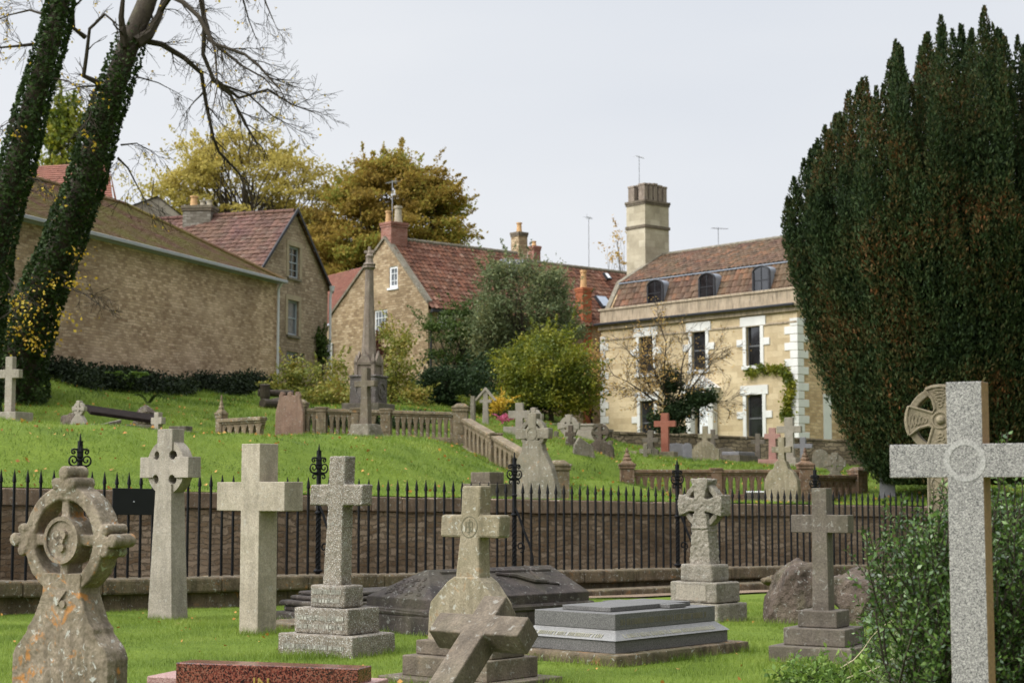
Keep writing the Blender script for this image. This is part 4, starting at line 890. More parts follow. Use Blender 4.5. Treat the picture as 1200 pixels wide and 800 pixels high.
# garden walls in front of the house
def gwall(name, label, px0, D0, px1, D1, top0, top1, dep, mat, capm=None):
    A = Vector((*XY(px0, D0), 0)); B = Vector((*XY(px1, D1), 0)); n = max(2, int((B - A).length / 1.2)); r = empty(name, (A.x, A.y, gz(A.x, A.y)), 0, label, 'wall')
    nv = Vector((-(B - A).y, (B - A).x, 0)).normalized() * .2; mb = MB(); cp = MB()
    for i in range(n):
        for f, mbb in ((0, mb), (1, cp)):
            q = []
            for j in (i, i + 1):
                t = j / n; p = A.lerp(B, t); zt = Z(top0 + (top1 - top0) * t, D0 + (D1 - D0) * t); q.append((p, zt))
            (p, z0), (p2, z1) = q
            if f == 0: w, lo0, lo1, hi0, hi1 = nv, z0 - dep, z1 - dep, z0 - .12, z1 - .12
            else:
                u = random.uniform(-.04, .03); w, lo0, lo1, hi0, hi1 = nv * 1.2, z0 - .118, z1 - .118, z0 + u, z1 + u; e = (p2 - p) * .01; p = p + e; p2 = p2 - e
            v = [p - w + Vector((0, 0, lo0)), p2 - w + Vector((0, 0, lo1)), p2 + w + Vector((0, 0, lo1)), p + w + Vector((0, 0, lo0)), p - w + Vector((0, 0, hi0)), p2 - w + Vector((0, 0, hi1)), p2 + w + Vector((0, 0, hi1)), p + w + Vector((0, 0, hi0))]
            mbb.add(v, [(4, 5, 6, 7), (0, 1, 5, 4), (2, 3, 7, 6)] + ([(1, 2, 6, 5)] if i == n - 1 or f else []) + ([(3, 0, 4, 7)] if i == 0 or f else []) + ([(3, 2, 1, 0)] if f else []))
    mb.build('wall_face', M[mat], r, True); cp.build('coping', M[capm or mat], r, True, bevel=.02)
gwall('rubble_wall', 'dark rubble garden wall in front of the honey coloured house', 718, 67, 1075, 66, 505, 517, 3.2, 'garden_wall')
gwall('low_boundary_wall', 'low pale coped wall behind the yellow flower bed and yellow bush', 572, 66, 717, 68, 489, 503, 2.2, 'garden_wall', 'mid_stone')

hcross(716, 516, 524, 529, 60, .15, .44, .12, 'dark_tan', -30, 'small dark cross between the brown wheel headstone and the low round stone', w0=.2)
r = up_at('arched_headstone', 850, 0, 63, -12, 'dark low arched headstone against the rubble wall, left of the long dark ledger tomb'); zt = H(524, 63, r)
MB().prism([(.34, -.1)] + [(.34 * cos(a), zt * .6 + zt * .4 * sin(a)) for a in np.linspace(0, pi, 11)] + [(-.34, -.1)], -.07, .07).build('headstone', M['brown_stone'], r, bevel=.01)
r = up_at('ledger_tomb', 866, 0, 61, -30, 'long low dark ledger tomb lying before the rubble wall', 'tomb'); MB().cbox(0, 0, .8, 1.7, -.1, .28).build('base', M['brown_stone'], r, bevel=.02); MB().cbox(0, 0, .66, 1.5, .282, .40).build('slab', M['slate'], r, bevel=.02)
r = up_at('arched_headstone', 962, 0, 59, -12, 'small grey headstone with an arched top right of the dark slate cross'); zt = H(526, 59, r)
MB().prism([(.28, -.1)] + [(.28 * cos(a), zt * .6 + zt * .4 * sin(a)) for a in np.linspace(0, pi, 11)] + [(-.28, -.1)], -.06, .06).build('headstone', M['mid_stone'], r, bevel=.01)
hcross(652, 505, 512, 516, 56, .14, .40, .11, 'mid_stone', -25, 'small grey cross behind the big shield headstone, left of the light wheel cross', w0=.18)
# ------------------------------------------------------------ buildings
class Fac:
    """a facade plane through plan points p0 -> p1, seen from outside with p0 on the left"""
    def __init__(s, p0, p1):
        s.a = np.array(p0, float)[:2]; b = np.array(p1, float)[:2]; s.W = float(np.linalg.norm(b - s.a)); s.d = (b - s.a) / s.W; s.n = np.array([s.d[1], -s.d[0]])
    def pt(s, u, z, o=0.): x, y = s.a + s.d * u + s.n * o; return (x, y, z)
    def ux(s, px, o=0.):
        q = P(px, 400, 1.0); r = q.x / q.y; a = s.a + s.n * o; return float((a[0] - r * a[1]) / (r * s.d[1] - s.d[0]))
    def uz(s, px, py, o=0.):
        u = s.ux(px, o); D = s.pt(u, 0, o)[1]; return u, P(px, py, D).z
def fbox(mb, F, u0, u1, z0, z1, o0, o1):
    v = [F.pt(u0, z0, o1), F.pt(u1, z0, o1), F.pt(u1, z0, o0), F.pt(u0, z0, o0), F.pt(u0, z1, o1), F.pt(u1, z1, o1), F.pt(u1, z1, o0), F.pt(u0, z1, o0)]
    return mb.add(v, [(3, 2, 1, 0), (4, 5, 6, 7), (0, 1, 5, 4), (1, 2, 6, 5), (2, 3, 7, 6), (3, 0, 4, 7)])
def wall(F, z0, top, holes, mat, parent, name='wall', rev=.16, u0=0., u1=None):
    """top: [(u,z)...] outline; holes: [(u0,u1,z0,z1)]"""
    u1 = F.W if u1 is None else u1; mb = MB(); tz = lambda u: float(np.interp(u, [p[0] for p in top], [p[1] for p in top]))
    cu = sorted({u0, u1} | {p[0] for p in top if u0 < p[0] < u1} | {x for h in holes for x in h[:2]})
    for a, b in zip(cu[:-1], cu[1:]):
        hs = sorted([h for h in holes if h[0] <= a + 1e-6 and h[1] >= b - 1e-6], key=lambda h: h[2]); z = z0
        for h in hs: mb.add([F.pt(a, z), F.pt(b, z), F.pt(b, h[2]), F.pt(a, h[2])], [(0, 1, 2, 3)]); z = h[3]
        mb.add([F.pt(a, z), F.pt(b, z), F.pt(b, tz(b)), F.pt(a, tz(a))], [(0, 1, 2, 3)])
    for a, b, c, d in holes:
        q = [(a, c), (b, c), (b, d), (a, d)]
        for i in range(4): (x, z), (x2, z2) = q[i], q[(i + 1) % 4]; mb.add([F.pt(x, z), F.pt(x2, z2), F.pt(x2, z2, -rev), F.pt(x, z, -rev)], [(0, 1, 2, 3)])
    me_o = mb.build(name, mat, parent, True); return me_o
def window(F, a, b, c, d, parent, nx=2, nz=2, fw=.06, mat='white', glass='glass', rec=.10, sill=None, bar=.028, sash=True, label=None):
    mb = MB()
    for u0, u1, z0, z1 in ((a, a + fw, c, d), (b - fw, b, c, d), (a + fw, b - fw, c, c + fw), (a + fw, b - fw, d - fw, d)): fbox(mb, F, u0, u1, z0, z1, -rec - .05, -rec + .01)
    for i in range(1, nx): u = a + (b - a) * i / nx; fbox(mb, F, u - bar / 2, u + bar / 2, c + fw, d - fw, -rec - .03, -rec)
    for i in range(1, nz):
        z = c + (d - c) * i / nz; h = bar * (1.8 if sash and i * 2 == nz else 1); fbox(mb, F, a + fw, b - fw, z - h / 2, z + h / 2, -rec - .028, -rec + .002)
    w = mb.build('window', M[mat], parent, True)
    if label: w['label'] = label
    MB().add([F.pt(a + .01, c + .01, -rec - .025), F.pt(b - .01, c + .01, -rec - .025), F.pt(b - .01, d - .01, -rec - .025), F.pt(a + .01, d - .01, -rec - .025)], [(0, 1, 2, 3)]).build('pane', M[glass], w, True)
    if sill: fbox(MB(), F, a - .08, b + .08, c - .10, c - .003, -.05, .07).build('sill', M[sill], w, True)
    return w
def pantile(name, a, b, c, d, mat, parent, tw=.27, th=.31, amp=.055, roll=True):
    """a eave left, b eave right, c ridge right, d ridge left"""
    a, b, c, d = (np.array(p, float) for p in (a, b, c, d)); W = max(np.linalg.norm(b - a), np.linalg.norm(c - d)); Hh = np.linalg.norm(d - a)
    nu = max(1, int(round(W / tw))); nv = max(1, int(round(Hh / th))); k = 5
    nor = np.cross(b - a, d - a); nor /= np.linalg.norm(nor)
    if nor[2] < 0: nor = -nor
    U = np.arange(nu * k + 1) / (nu * k); V = []; hs = []
    for j in range(nv): V += [j / nv, (j + 1) / nv - 1e-4]; hs += [.028, .0]
    V = np.array(V); hs = np.array(hs); uu, vv = np.meshgrid(U, V)
    p = (a[None, None] * ((1 - uu) * (1 - vv))[..., None] + b * (uu * (1 - vv))[..., None] + c * (uu * vv)[..., None] + d * ((1 - uu) * vv)[..., None])
    prof = amp * np.abs(np.sin(uu * nu * pi)) if roll else 0 * uu
    jitter = rng.uniform(-.012, .012, (nv, nu + 1)) * (1 if roll else .2); jj = jitter[(np.arange(2 * nv) // 2)[:, None], np.minimum((uu * nu).astype(int), nu)]
    p = p + nor * (prof + hs[:, None] + jj)[..., None]
    r, q = p.shape[:2]; idx = np.arange(r * q).reshape(r, q); fc = np.stack([idx[:-1, :-1], idx[:-1, 1:], idx[1:, 1:], idx[1:, :-1]], -1).reshape(-1, 4)
    off = np.array(wloc(parent)); me = bpy.data.meshes.new(name); me.from_pydata((p.reshape(-1, 3) - off).tolist(), [], fc.tolist())
    e_ = (b - a) / np.linalg.norm(b - a); f_ = np.cross(nor, e_); f_ = f_ if f_[2] > 0 else -f_; q_ = p - a
    uvp = (np.stack([uu * nu, vv * nv], -1) if roll else np.stack([(q_ @ e_) / tw, (q_ @ f_) / th], -1)).reshape(-1, 2); li = np.zeros(len(me.loops), int); me.loops.foreach_get('vertex_index', li)
    cen = uvp[fc].mean(1); fi = np.repeat(np.arange(len(fc)), 4); uvl = cen[fi] * .02 + uvp[li] * .98
    l = me.uv_layers.new(name='UVMap'); l.data.foreach_set('uv', uvl.ravel()); return link(name, me, M[mat], parent)
def ridge(p, q, parent, mat='tile_brown', r=.12):
    m = MB(); p = Vector(p); q = Vector(q); n = max(2, int((q - p).length / .45))
    for i in range(n): a = p.lerp(q, i / n); b = p.lerp(q, (i + .97) / n); m.tube([a, b], [r, r * .9], 8)
    return m.build('ridge_tiles', M[mat], parent, True)
def aerial(base, h, parent, yaw=0., kind=0):
    m = MB(); b = Vector(base); m.tube([b, b + Vector((0, 0, h))], .022, 5); d = Vector((cos(yaw), sin(yaw), 0)); e = Vector((-d.y, d.x, 0)); t = b + Vector((0, 0, h - .05))
    m.tube([t - d * .35, t + d * .55], .014, 5)
    for i in range(7): c = t + d * (-.3 + i * .13); L = .22 - .015 * i; m.tube([c - e * L, c + e * L], .008, 4)
    if kind: m.tube([t + Vector((0, 0, .15)) - d * .3, t + Vector((0, 0, -.15)) - d * .3], .012, 4); m.tube([t - d * .3 - e * .25, t - d * .3 + e * .25], .01, 4)
    return m.build('television_aerial', M['aerial'], parent, True)
def stack(cx, cy, z0, z1, w, d, rot, mat, parent, pots=(), band=None, cap='dark_tan', capo=.08):
    """chimney with cap and pots: pots = [(dx,dy,r,h,matname)]"""
    ca, sa = cos(rot), sin(rot); R = lambda m: [(cx + x * ca - y * sa, cy + x * sa + y * ca, z) for x, y, z in m.v]
    m = MB().cbox(0, 0, w, d, z0, z1); m.v = R(m); o = m.build('chimney', M[mat], parent, True)
    m = MB().cbox(0, 0, w + capo * 1.2, d + capo * 1.2, z1 - .22, z1 - .12); m.cbox(0, 0, w + capo * 2, d + capo * 2, z1 - .118, z1 + .02)
    if band: m.cbox(0, 0, w + capo * 1.6, d + capo * 1.6, band, band + .16)
    m.v = R(m); m.build('chimney_cap', M[cap], o, True, bevel=.015)
    for dx, dy, r_, h, mt in pots:
        m = MB().lathe([(r_, z1), (r_ * 1.05, z1 + .05), (r_ * .88, z1 + h * .5), (r_ * .82, z1 + h * .85), (r_ * 1.05, z1 + h * .87), (r_ * 1.05, z1 + h), (r_ * .7, z1 + h - .01)], dx, dy, 12); m.v = R(m); m.build('chimney_pot', M[mt], o, True)
    return o
V3 = lambda F, u, z, o=0.: np.array(F.pt(u, z, o))
# ---- the honey coloured house ------------------------------------------------
p0 = P(705, 575, 84.5); p1 = P(937, 575, 75.0); F = Fac(p0, p1); W = F.W
hz = lambda px, py: F.uz(px, py)[1]
zp = (hz(705, 362.5) + hz(935, 335.5)) / 2; zc = (hz(705, 375.5) + hz(935, 353.5)) / 2 - .36; zb = 2.9
house = empty('georgian_house', (*F.a, zb), 0, 'honey coloured house with white quoins, parapet, three arched dormers and tall stone chimney', 'house')
def rect(F, x0, x1, xr, y0, y1): u0, z1 = F.uz((x0 + x1) / 2, y0); _, z0 = F.uz((x0 + x1) / 2, y1); return F.ux(x0), F.ux(x1), z0, z1
wins = [rect(F, 749.2, 765.3, 0, 394, 438), rect(F, 811, 827.2, 0, 387.5, 432.5), rect(F, 874.8, 891.2, 0, 382, 428.3), rect(F, 750, 766, 0, 470, 512), rect(F, 874.2, 893, 0, 461.5, 514)]
zu0 = np.mean([w[2] for w in wins[:3]]); zu1 = np.mean([w[3] for w in wins[:3]]); zl1 = np.mean([w[3] for w in wins[3:]]); zl0 = zl1 - (zu1 - zu0) * 1.18
wins = [(a, b, zu0, zu1) for a, b, *_ in wins[:3]] + [(a, b, zl0, zl1) for a, b, *_ in wins[3:]]
door = (F.ux(814), F.ux(834), zl0 - .55, zl1 - .05)
wall(F, zb - 1.5, [(0, zc), (W, zc)], wins + [door], M['ashlar'], house, rev=.2)
for i, (a, b, c, d) in enumerate(wins):
    w = window(F, a, b, c, d, house, 1, 2, .05, 'sash', 'glass', .12, bar=.04)
    m = MB(); j = .20; fbox(m, F, a - j, a - .002, c, d, -.02, .05); fbox(m, F, b + .002, b + j, c, d, -.02, .05)
    fbox(m, F, a - j - .14, b + j + .14, d + .002, d + .42, -.02, .06); fbox(m, F, a - j - .04, b + j + .04, c - .16, c - .002, -.02, .10)
    zz = c + (d - c) * .50; fbox(m, F, a - j - .36, a - j - .002, zz, zz + .32, -.02, .055); fbox(m, F, b + j + .002, b + j + .36, zz, zz + .32, -.02, .055)
    m.build('window_surround', M['quoin'], w, True, bevel=.01)
a, b, c, d = door; dr = MB(); fbox(dr, F, a + .18, b - .18, c, d - .35, -.14, -.09)
for sx in (a + .26, (a + b) / 2 + .04):
    for z0, z1 in ((c + .15, c + .9), (c + 1.05, d - .5)): fbox(dr, F, sx, sx + (b - a) / 2 - .33, z0, z1, -.09, -.07)
dro = dr.build('door', M['white'], house, True, bevel=.008)
MB().add([F.pt(a, c, -.15), F.pt(b, c, -.15), F.pt(b, d, -.15), F.pt(a, d, -.15)], [(0, 1, 2, 3)]).build('door_glass', M['glass'], dro, True)
m = MB(); ua = F.ux(806); ub = F.ux(842)
for u in (ua + .12, ub - .42): fbox(m, F, u, u + .30, c, d + .1, .0, .32); fbox(m, F, u - .06, u + .36, d + .102, d + .22, 0., .38)
fbox(m, F, ua - .05, ub + .05, d + .222, d + .45, 0., .45)
um = (ua + ub) / 2; tri = [F.pt(ua - .15, d + .452, .5), F.pt(ub + .15, d + .452, .5), F.pt(um, d + 1.1, .5), F.pt(ua - .15, d + .452, 0.002), F.pt(ub + .15, d + .452, 0.002), F.pt(um, d + 1.1, 0.002)]
m.add(tri, [(0, 1, 2), (5, 4, 3), (0, 3, 4, 1), (1, 4, 5, 2), (2, 5, 3, 0)]); m.build('pedimented_porch', M['quoin'], house, True, bevel=.01)
# quoins
m = MB(); z = zb - .5; i = 0
while z < zc - .7:
    L = .72 if i % 2 else .40
    fbox(m, F, W - L, W + .035, z, z + .34, -.3, .035); i += 1; z += .36
m.build('quoins', M['quoin'], house, True, bevel=.015)
m = MB(); z = zb - .5; i = 0
while z < zc - .7:
    fbox(m, F, -.035, .55 if i % 2 else .32, z, z + .34, -.3, .035); i += 1; z += .36
m.build('quoins', M['quoin_old'], house, True, bevel=.015)
m = MB(); fbox(m, F, -.02, W + .02, zc - .62, zc - .52, 0.0, .05); fbox(m, F, -.05, W + .05, zc - .10, zc + .10, -.1, .16); fbox(m, F, -.10, W + .10, zc + .102, zc + .22, -.1, .30); m.build('cornice', M['parap'], house, True, bevel=.02)
m = MB(); fbox(m, F, -.12, W + .12, zc + .13, zc + .245, .302, .42); m.build('gutter', M['black_gutter'], house, True, bevel=.03)
m = MB(); fbox(m, F, 0, W, zc + .222, zp - .12, -.25, .06); fbox(m, F, -.06, W + .06, zp - .118, zp, -.31, .12); m.build('parapet', M['parap'], house, True, bevel=.02)
# side wall, receding to the right
p2 = p1 + Vector((AD[0], AD[1], 0)) * 11; S = Fac(p1, p2)
sw = rect(S, 972, 984, 0, 470, 516); wall(S, zb - 1.5, [(0, zp), (S.W, zp)], [sw], M['side_rubble'], house, name='side_wall')
w = window(S, *sw, house, 2, 4, .06); m = MB(); fbox(m, S, sw[0] - .55, sw[0] - .003, sw[2], sw[3] + .1, -.02, .05); fbox(m, S, sw[0] - .55, sw[1] + .3, sw[3] + .102, sw[3] + .3, -.02, .06); m.build('window_surround', M['quoin'], w, True)
m = MB(); z = zb - .5; i = 0
while z < zc - .7:
    fbox(m, S, .0, .40 if i % 2 else .72, z, z + .34, -.3, .035); i += 1; z += .36
m.build('quoins', M['quoin'], house, True, bevel=.015)
# mansard
z_l = F.uz(918, 308, -1.3)[1]; zr = F.uz(918, 279, -4.4)[1]
z_l = (z_l + F.uz(735, 332, -1.3)[1]) / 2
dorm = []
for x0, x1, y0, y1 in ((760, 778, 328.5, 354), (820.6, 839, 320, 345.5), (884, 903.6, 311.6, 339)):
    o = -.62; u0 = F.ux(x0, o); u1 = F.ux(x1, o); dorm.append((u0, u1))
dz0 = zp - .10; dz1 = z_l - .12
pantile('mansard_roof', V3(F, .1, zp - .45, -.45), V3(F, W, zp - .45, -.45), V3(F, W, z_l, -1.25), V3(F, .1, z_l, -1.25), 'tile_brown', house)
pantile('upper_roof', V3(F, .1, z_l + .03, -1.2), V3(F, W, z_l + .03, -1.2), V3(F, W, zr, -4.4), V3(F, .1, zr, -4.4), 'tile_brown', house)
pantile('rear_roof', V3(F, W, z_l, -7.6), V3(F, .1, z_l, -7.6), V3(F, .1, zr, -4.4), V3(F, W, zr, -4.4), 'tile_brown', house)
m = MB(); fbox(m, F, .1, W, z_l - .02, z_l + .035, -1.30, -1.14); m.build('lead_flashing', M['lead'], house, True)
ridge(F.pt(0, zr + .02, -4.4), F.pt(W, zr + .02, -4.4), house, 'mid_stone')
for u in (0.0, W):
    q = [F.pt(u, zb - 1.5, -.3), F.pt(u, zp - .3, -.3), F.pt(u, z_l - .02, -1.25), F.pt(u, zr - .02, -4.4), F.pt(u, z_l - .02, -7.6), F.pt(u, zb - 1.5, -7.9)]
    MB().add([(x, y, z) for x, y, z in q] + [tuple(np.array(x) + np.array([*(-F.d * .25 * (1 if u > 0 else -1)), 0])) for x in q], [(0, 1, 2, 3, 4, 5), (11, 10, 9, 8, 7, 6)] + [(i, (i + 1) % 6, (i + 1) % 6 + 6, i + 6) for i in range(6)]).build('gable_end', M['side_rubble'], house, True)
    m = MB()
    for a, b in ((q[1], q[2]), (q[2], q[3])):
        a = Vector(a); b = Vector(b); du = Vector((*F.d, 0)) * .16; up = Vector((0, 0, .14)); m.add([a - du, a + du, b + du, b - du, a - du + up, a + du + up, b + du + up, b - du + up], [(3, 2, 1, 0), (4, 5, 6, 7), (0, 1, 5, 4), (1, 2, 6, 5), (2, 3, 7, 6), (3, 0, 4, 7)])
    m.build('verge_coping', M['mid_stone'], house, True)
for u0, u1 in dorm:
    o = -.60; um = (u0 + u1) / 2; hw = (u1 - u0) / 2; n = 10
    arc = [(um + hw * cos(a), dz1 - hw * .55 + hw * .55 * sin(a)) for a in np.linspace(0, pi, n)]
    outl = [(u0, dz0), (u1, dz0)] + arc
    def pr(outl, o0, o1): m = MB(); k = len(outl); m.add([F.pt(u, z, o0) for u, z in outl] + [F.pt(u, z, o1) for u, z in outl], [tuple(range(k)), tuple(range(2 * k - 1, k - 1, -1))] + [(i, (i + 1) % k, (i + 1) % k + k, i + k) for i in range(k)]); return m
    dm = pr(outl, -1.9, o).build('dormer', M['lead'], house, True)
    ins = [(um + (u - um) * .86, dz0 + .06 + (z - dz0) * .92) for u, z in outl]
    pr(ins, o + .002, o + .02).build('pane', M['glass'], dm, True)
    m = MB(); fbox(m, F, um - .02, um + .02, dz0 + .06, dz1 - .1, o + .021, o + .04); zmid = (dz0 + dz1) / 2; fbox(m, F, u0 + .1, u1 - .1, zmid - .02, zmid + .02, o + .021, o + .045)
    for i in range(n - 1): m.tube([F.pt(arc[i][0], arc[i][1] - .02, o + .03), F.pt(arc[i + 1][0], arc[i + 1][1] - .02, o + .03)], .045, 5)
    fbox(m, F, u0 - .03, u0 + .07, dz0, dz1 - hw * .55, o, o + .06); fbox(m, F, u1 - .07, u1 + .03, dz0, dz1 - hw * .55, o, o + .06); m.build('dormer_frame', M['black_gutter'], dm, True)
# big chimney
cu = F.ux(760, -4.0); ch = F.pt(cu, 0, -4.0); rot = math.atan2(F.d[1], F.d[0]); DD = ch[1]; zt = P(760, 238, DD).z; zbn = P(760, 270, DD).z
o = stack(ch[0], ch[1], zr - 4, zt, 1.35, 1.75, rot, 'chimney_stone', house, (), zbn, 'dark_tan', .07)
mb = MB(); zt2 = P(760, 217, DD).z; ca, sa = cos(rot), sin(rot)
for i in range(2):
    for j in range(5):
        q_ = random.uniform(-.12, .06); k = MB().cbox((-.38 + .76 * i), -.70 + .35 * j, .44, .25, zt + .022, zt2 - .12 + q_); k.cbox((-.38 + .76 * i), -.70 + .35 * j, .48, .29, zt2 - .118 + q_, zt2 + q_); mb.add([(ch[0] + x * ca - y * sa, ch[1] + x * sa + y * ca, z) for x, y, z in k.v], k.f)
mb.build('chimney_pots', M['mon'], o, True, bevel=.02)
aerial((ch[0] - .45, ch[1] - .3, zt2 - .3), P(747, 184, DD).z - zt2 + .3, o, 1.0)
q = F.pt(F.ux(843, -4.4), zr, -4.4); aerial((q[0], q[1], zr), 1.0, house, .3)
stack(P(963, 500, 92).x, 92, 8, P(963, 206, 92).z, 1.0, .8, rot, 'chimney_stone', house, [(-.25, 0, .15, .5, 'pot_grey'), (.25, 0, .15, .5, 'pot_grey')])
# ---- red roofed house with gable and brick chimney ---------------------------
GD = np.array([AD[1], -AD[0]]); a0 = np.array([P(386, 575, 86).x, 86.]); t = None
L = 7.9; a1 = a0 + GD * L; G = Fac(a0, a1); zeR = P(500, 357, a1[1]).z; zeL = P(386, 367, a0[1]).z; ze = (zeR + zeL) / 2; um = L * .57
zap = P(456, 279, G.pt(um, 0)[1]).z; zg = 4.6
mid = empty('red_roofed_house', (*G.a, zg), 0, 'rubble stone house with steep red pantile roof and red brick chimney on its gable', 'house')
ww = [rect(G, 455.5, 465.5, 0, 312, 337), rect(G, 438.5, 453.5, 0, 363, 391), rect(G, 379.5 + 9, 395, 0, 400, 437)][:2]
wall(G, zg - 1, [(0, ze), (um, zap), (L, ze)], ww, M['mid_wall'], mid)
window(G, *ww[0], mid, 2, 3, .11, 'white', 'glass_grey', .06, 'white'); window(G, *ww[1], mid, 4, 3, .08, 'white', 'glass_grey', .06, 'dressed')
w = window(G, G.ux(381), G.ux(391), P(386, 437, 85.5).z, P(386, 401, 85.5).z, mid, 1, 3, .09, 'white', 'glass', -.12)
m = MB()
for A_, B_ in ((G.pt(0, ze, .03), G.pt(um, zap, .03)), (G.pt(L, ze, .03), G.pt(um, zap, .03))):
    A_ = Vector(A_); B_ = Vector(B_); dn = Vector((0, 0, -.04)); nn = Vector((*G.n, 0)) * .06; up = Vector((0, 0, .10)) - Vector((*G.n, 0)) * .3; m.add([A_ + dn, A_ + dn + nn, B_ + dn + nn, B_ + dn, A_ + up, A_ + nn + Vector((0, 0, .1)), B_ + nn + Vector((0, 0, .1)), B_ + up], [(3, 2, 1, 0), (4, 5, 6, 7), (0, 1, 5, 4), (1, 2, 6, 5), (2, 3, 7, 6), (3, 0, 4, 7)])
m.build('verge', M['mid_stone'], mid, True)
Lr = 8.6; Rr = lambda u, z, s: np.array([*(G.a + G.d * u + AD * s), z])
pantile('roof', Rr(L + .25, ze - .3, .0), Rr(L + .25, ze - .3, Lr), Rr(um, zap, Lr), Rr(um, zap, .0), 'tile_red', mid)
pantile('rear_roof', Rr(-.2, ze - .2, Lr), Rr(-.2, ze - .2, 0.), Rr(um, zap, 0.), Rr(um, zap, Lr), 'tile_red', mid)
ridge(Rr(um, zap + .03, .3), Rr(um, zap + .03, Lr), mid, 'mid_stone')
Fs = Fac(Rr(L, 0, 0), Rr(L, 0, 26)); zmw = []
for x0, x1, y0, y1 in ((512.5, 534.5, 362, 386), (556, 574, 370, 392)): zmw.append(rect(Fs, x0, x1, 0, y0, y1))
wall(Fs, zg - 1, [(0, ze - .32), (26, ze - .32)], zmw, M['mid_wall'], mid, name='front_wall')
for q in zmw: window(Fs, *q, mid, 4, 3, .07, 'white', 'glass', .05, 'dressed')
m = MB(); fbox(m, Fs, 0, Lr + .2, ze - .46, ze - .32, .22, .36); m.build('gutter', M['black_gutter'], mid, True)
x, y, _ = Rr(L, 0, .08); m = MB(); m.tube([(x + .08, y - .08, ze - .4), (x + .08, y - .08, zg)], .05, 8); m.build('downpipe', M['black_gutter'], mid, True)
q = Rr(um, 0, .55); rotg = math.atan2(G.d[1], G.d[0])
o = stack(q[0], q[1], zap - 1.2, P(456, 262, q[1]).z, .82, 1.0, rotg, 'brick', mid, [(-.16, -.25, .14, .62, 'pot'), (.16, .12, .20, .85, 'pot_grey')], None, 'brick', .06)
aerial((q[0] - .1, q[1], P(456, 262, q[1]).z), P(456, 212, q[1]).z - P(456, 262, q[1]).z, o, 2.2, 1)
# second roof length of the same terrace
ter = empty('terrace_house', tuple(Rr(L, zg, Lr)), 0, 'further terrace house with darker brown red pantiles, skylights and small chimneys', 'house')
T0, T1 = Lr + .02, 26.; dzr = -.35
pantile('roof', Rr(L + .2, ze - .5, T0), Rr(L + .2, ze - .5, T1), Rr(um, zap + dzr, T1), Rr(um, zap + dzr, T0), 'tile_dark' and 'tile_red', ter)
pantile('rear_roof', Rr(-.2, ze - .5, T1), Rr(-.2, ze - .5, T0), Rr(um, zap + dzr, T0), Rr(um, zap + dzr, T1), 'tile_red', ter)
ridge(Rr(um, zap + dzr + .03, T0), Rr(um, zap + dzr + .03, T1), ter, 'mid_stone')
def on_roof(px, py):
    """point of the front roof slope seen at a photo pixel"""
    A_ = Vector(Rr(L + .2, ze - .4, 0)); B_ = Vector(Rr(L + .2, ze - .4, 10)); C_ = Vector(Rr(um, zap, 0)); nn = (B_ - A_).cross(C_ - A_).normalized()
    d = P(px, py, 1.) - Vector((0, 0, EYE)); o = Vector((0, 0, EYE)); k = (A_ - o).dot(nn) / d.dot(nn); return o + d * k, nn
def skylight(px, py, w, h, parent, mt='roof_glass'):
    p, nn = on_roof(px, py)
    if nn.z < 0: nn = -nn
    e = Vector((*AD, 0)); f = nn.cross(e).normalized()
    if f.z < 0: f = -f
    m = MB()
    def bx(m, a, b, c, d, n0, n1): v = [p + e * x + f * y + nn * n for n in (n0, n1) for x, y in ((a, c), (b, c), (b, d), (a, d))]; m.add(v, [(3, 2, 1, 0), (4, 5, 6, 7), (0, 1, 5, 4), (1, 2, 6, 5), (2, 3, 7, 6), (3, 0, 4, 7)])
    bx(m, -w / 2, w / 2, -h / 2, h / 2, 0, .13); o = m.build('skylight', M['black_gutter'], parent, True); m = MB(); bx(m, -w / 2 + .07, w / 2 - .07, -h / 2 + .07, h / 2 - .07, .131, .14); m.build('pane', M[mt], o, True)
skylight(707, 355, .8, .9, ter); skylight(711, 325, .35, .5, ter, 'white')
def chim_at(px, D, top, base, w, d, mat, parent, pots, cap='dark_tan', rt=None, **k):
    x = P(px, 400, D).x; return stack(x, D, base, P(px, top, D).z, w, d, rotg if rt is None else rt, mat, parent, pots, None, cap, .05)
chim_at(608.5, 90, 273, zap - 2, .62, .62, 'mid_wall', ter, [(0, 0, .15, .55, 'pot')]); chim_at(626, 93, 289, zap - 3, .5, .5, 'brick', ter, [(0, 0, .13, .3, 'pot')], 'brick')
p, _ = on_roof(684, 352); chim_at(684, p.y - 1.2, 338, zg, .55, .62, 'orange_brick', ter, [(0, 0, .17, .95, 'pot')], 'orange_brick')
aerial((P(690, 300, 95).x, 95, zap + dzr - 1), P(690, 254, 95).z - (zap + dzr - 1), ter, 1.2, 1)
ds = on_roof(602, 318)[0]; m = MB(); m.box(-.55, .55, -.2, 1.6, -.35, .62); cr, sr = cos(math.atan2(AD[1], AD[0])), sin(math.atan2(AD[1], AD[0])); rv = lambda m: [(ds.x + x * cr - y * sr, ds.y + x * sr + y * cr, ds.z + z) for x, y, z in m.v]
m.v = rv(m); o = m.build('dormer', M['lead'], ter, True, bevel=.02); m = MB(); m.box(-.48, .48, -.24, -.202, -.2, .55); m.v = rv(m); w = m.build('window', M['white'], o, True)
m = MB(); m.box(-.42, -.03, -.25, -.241, -.14, .49); m.box(.03, .42, -.25, -.241, -.14, .49); m.v = rv(m); m.build('window_glass', M['glass_grey'], o, True)
m = MB(); m.lathe([(.35, 0), (.33, .012), (.0, .02)], 0, 0, 12)
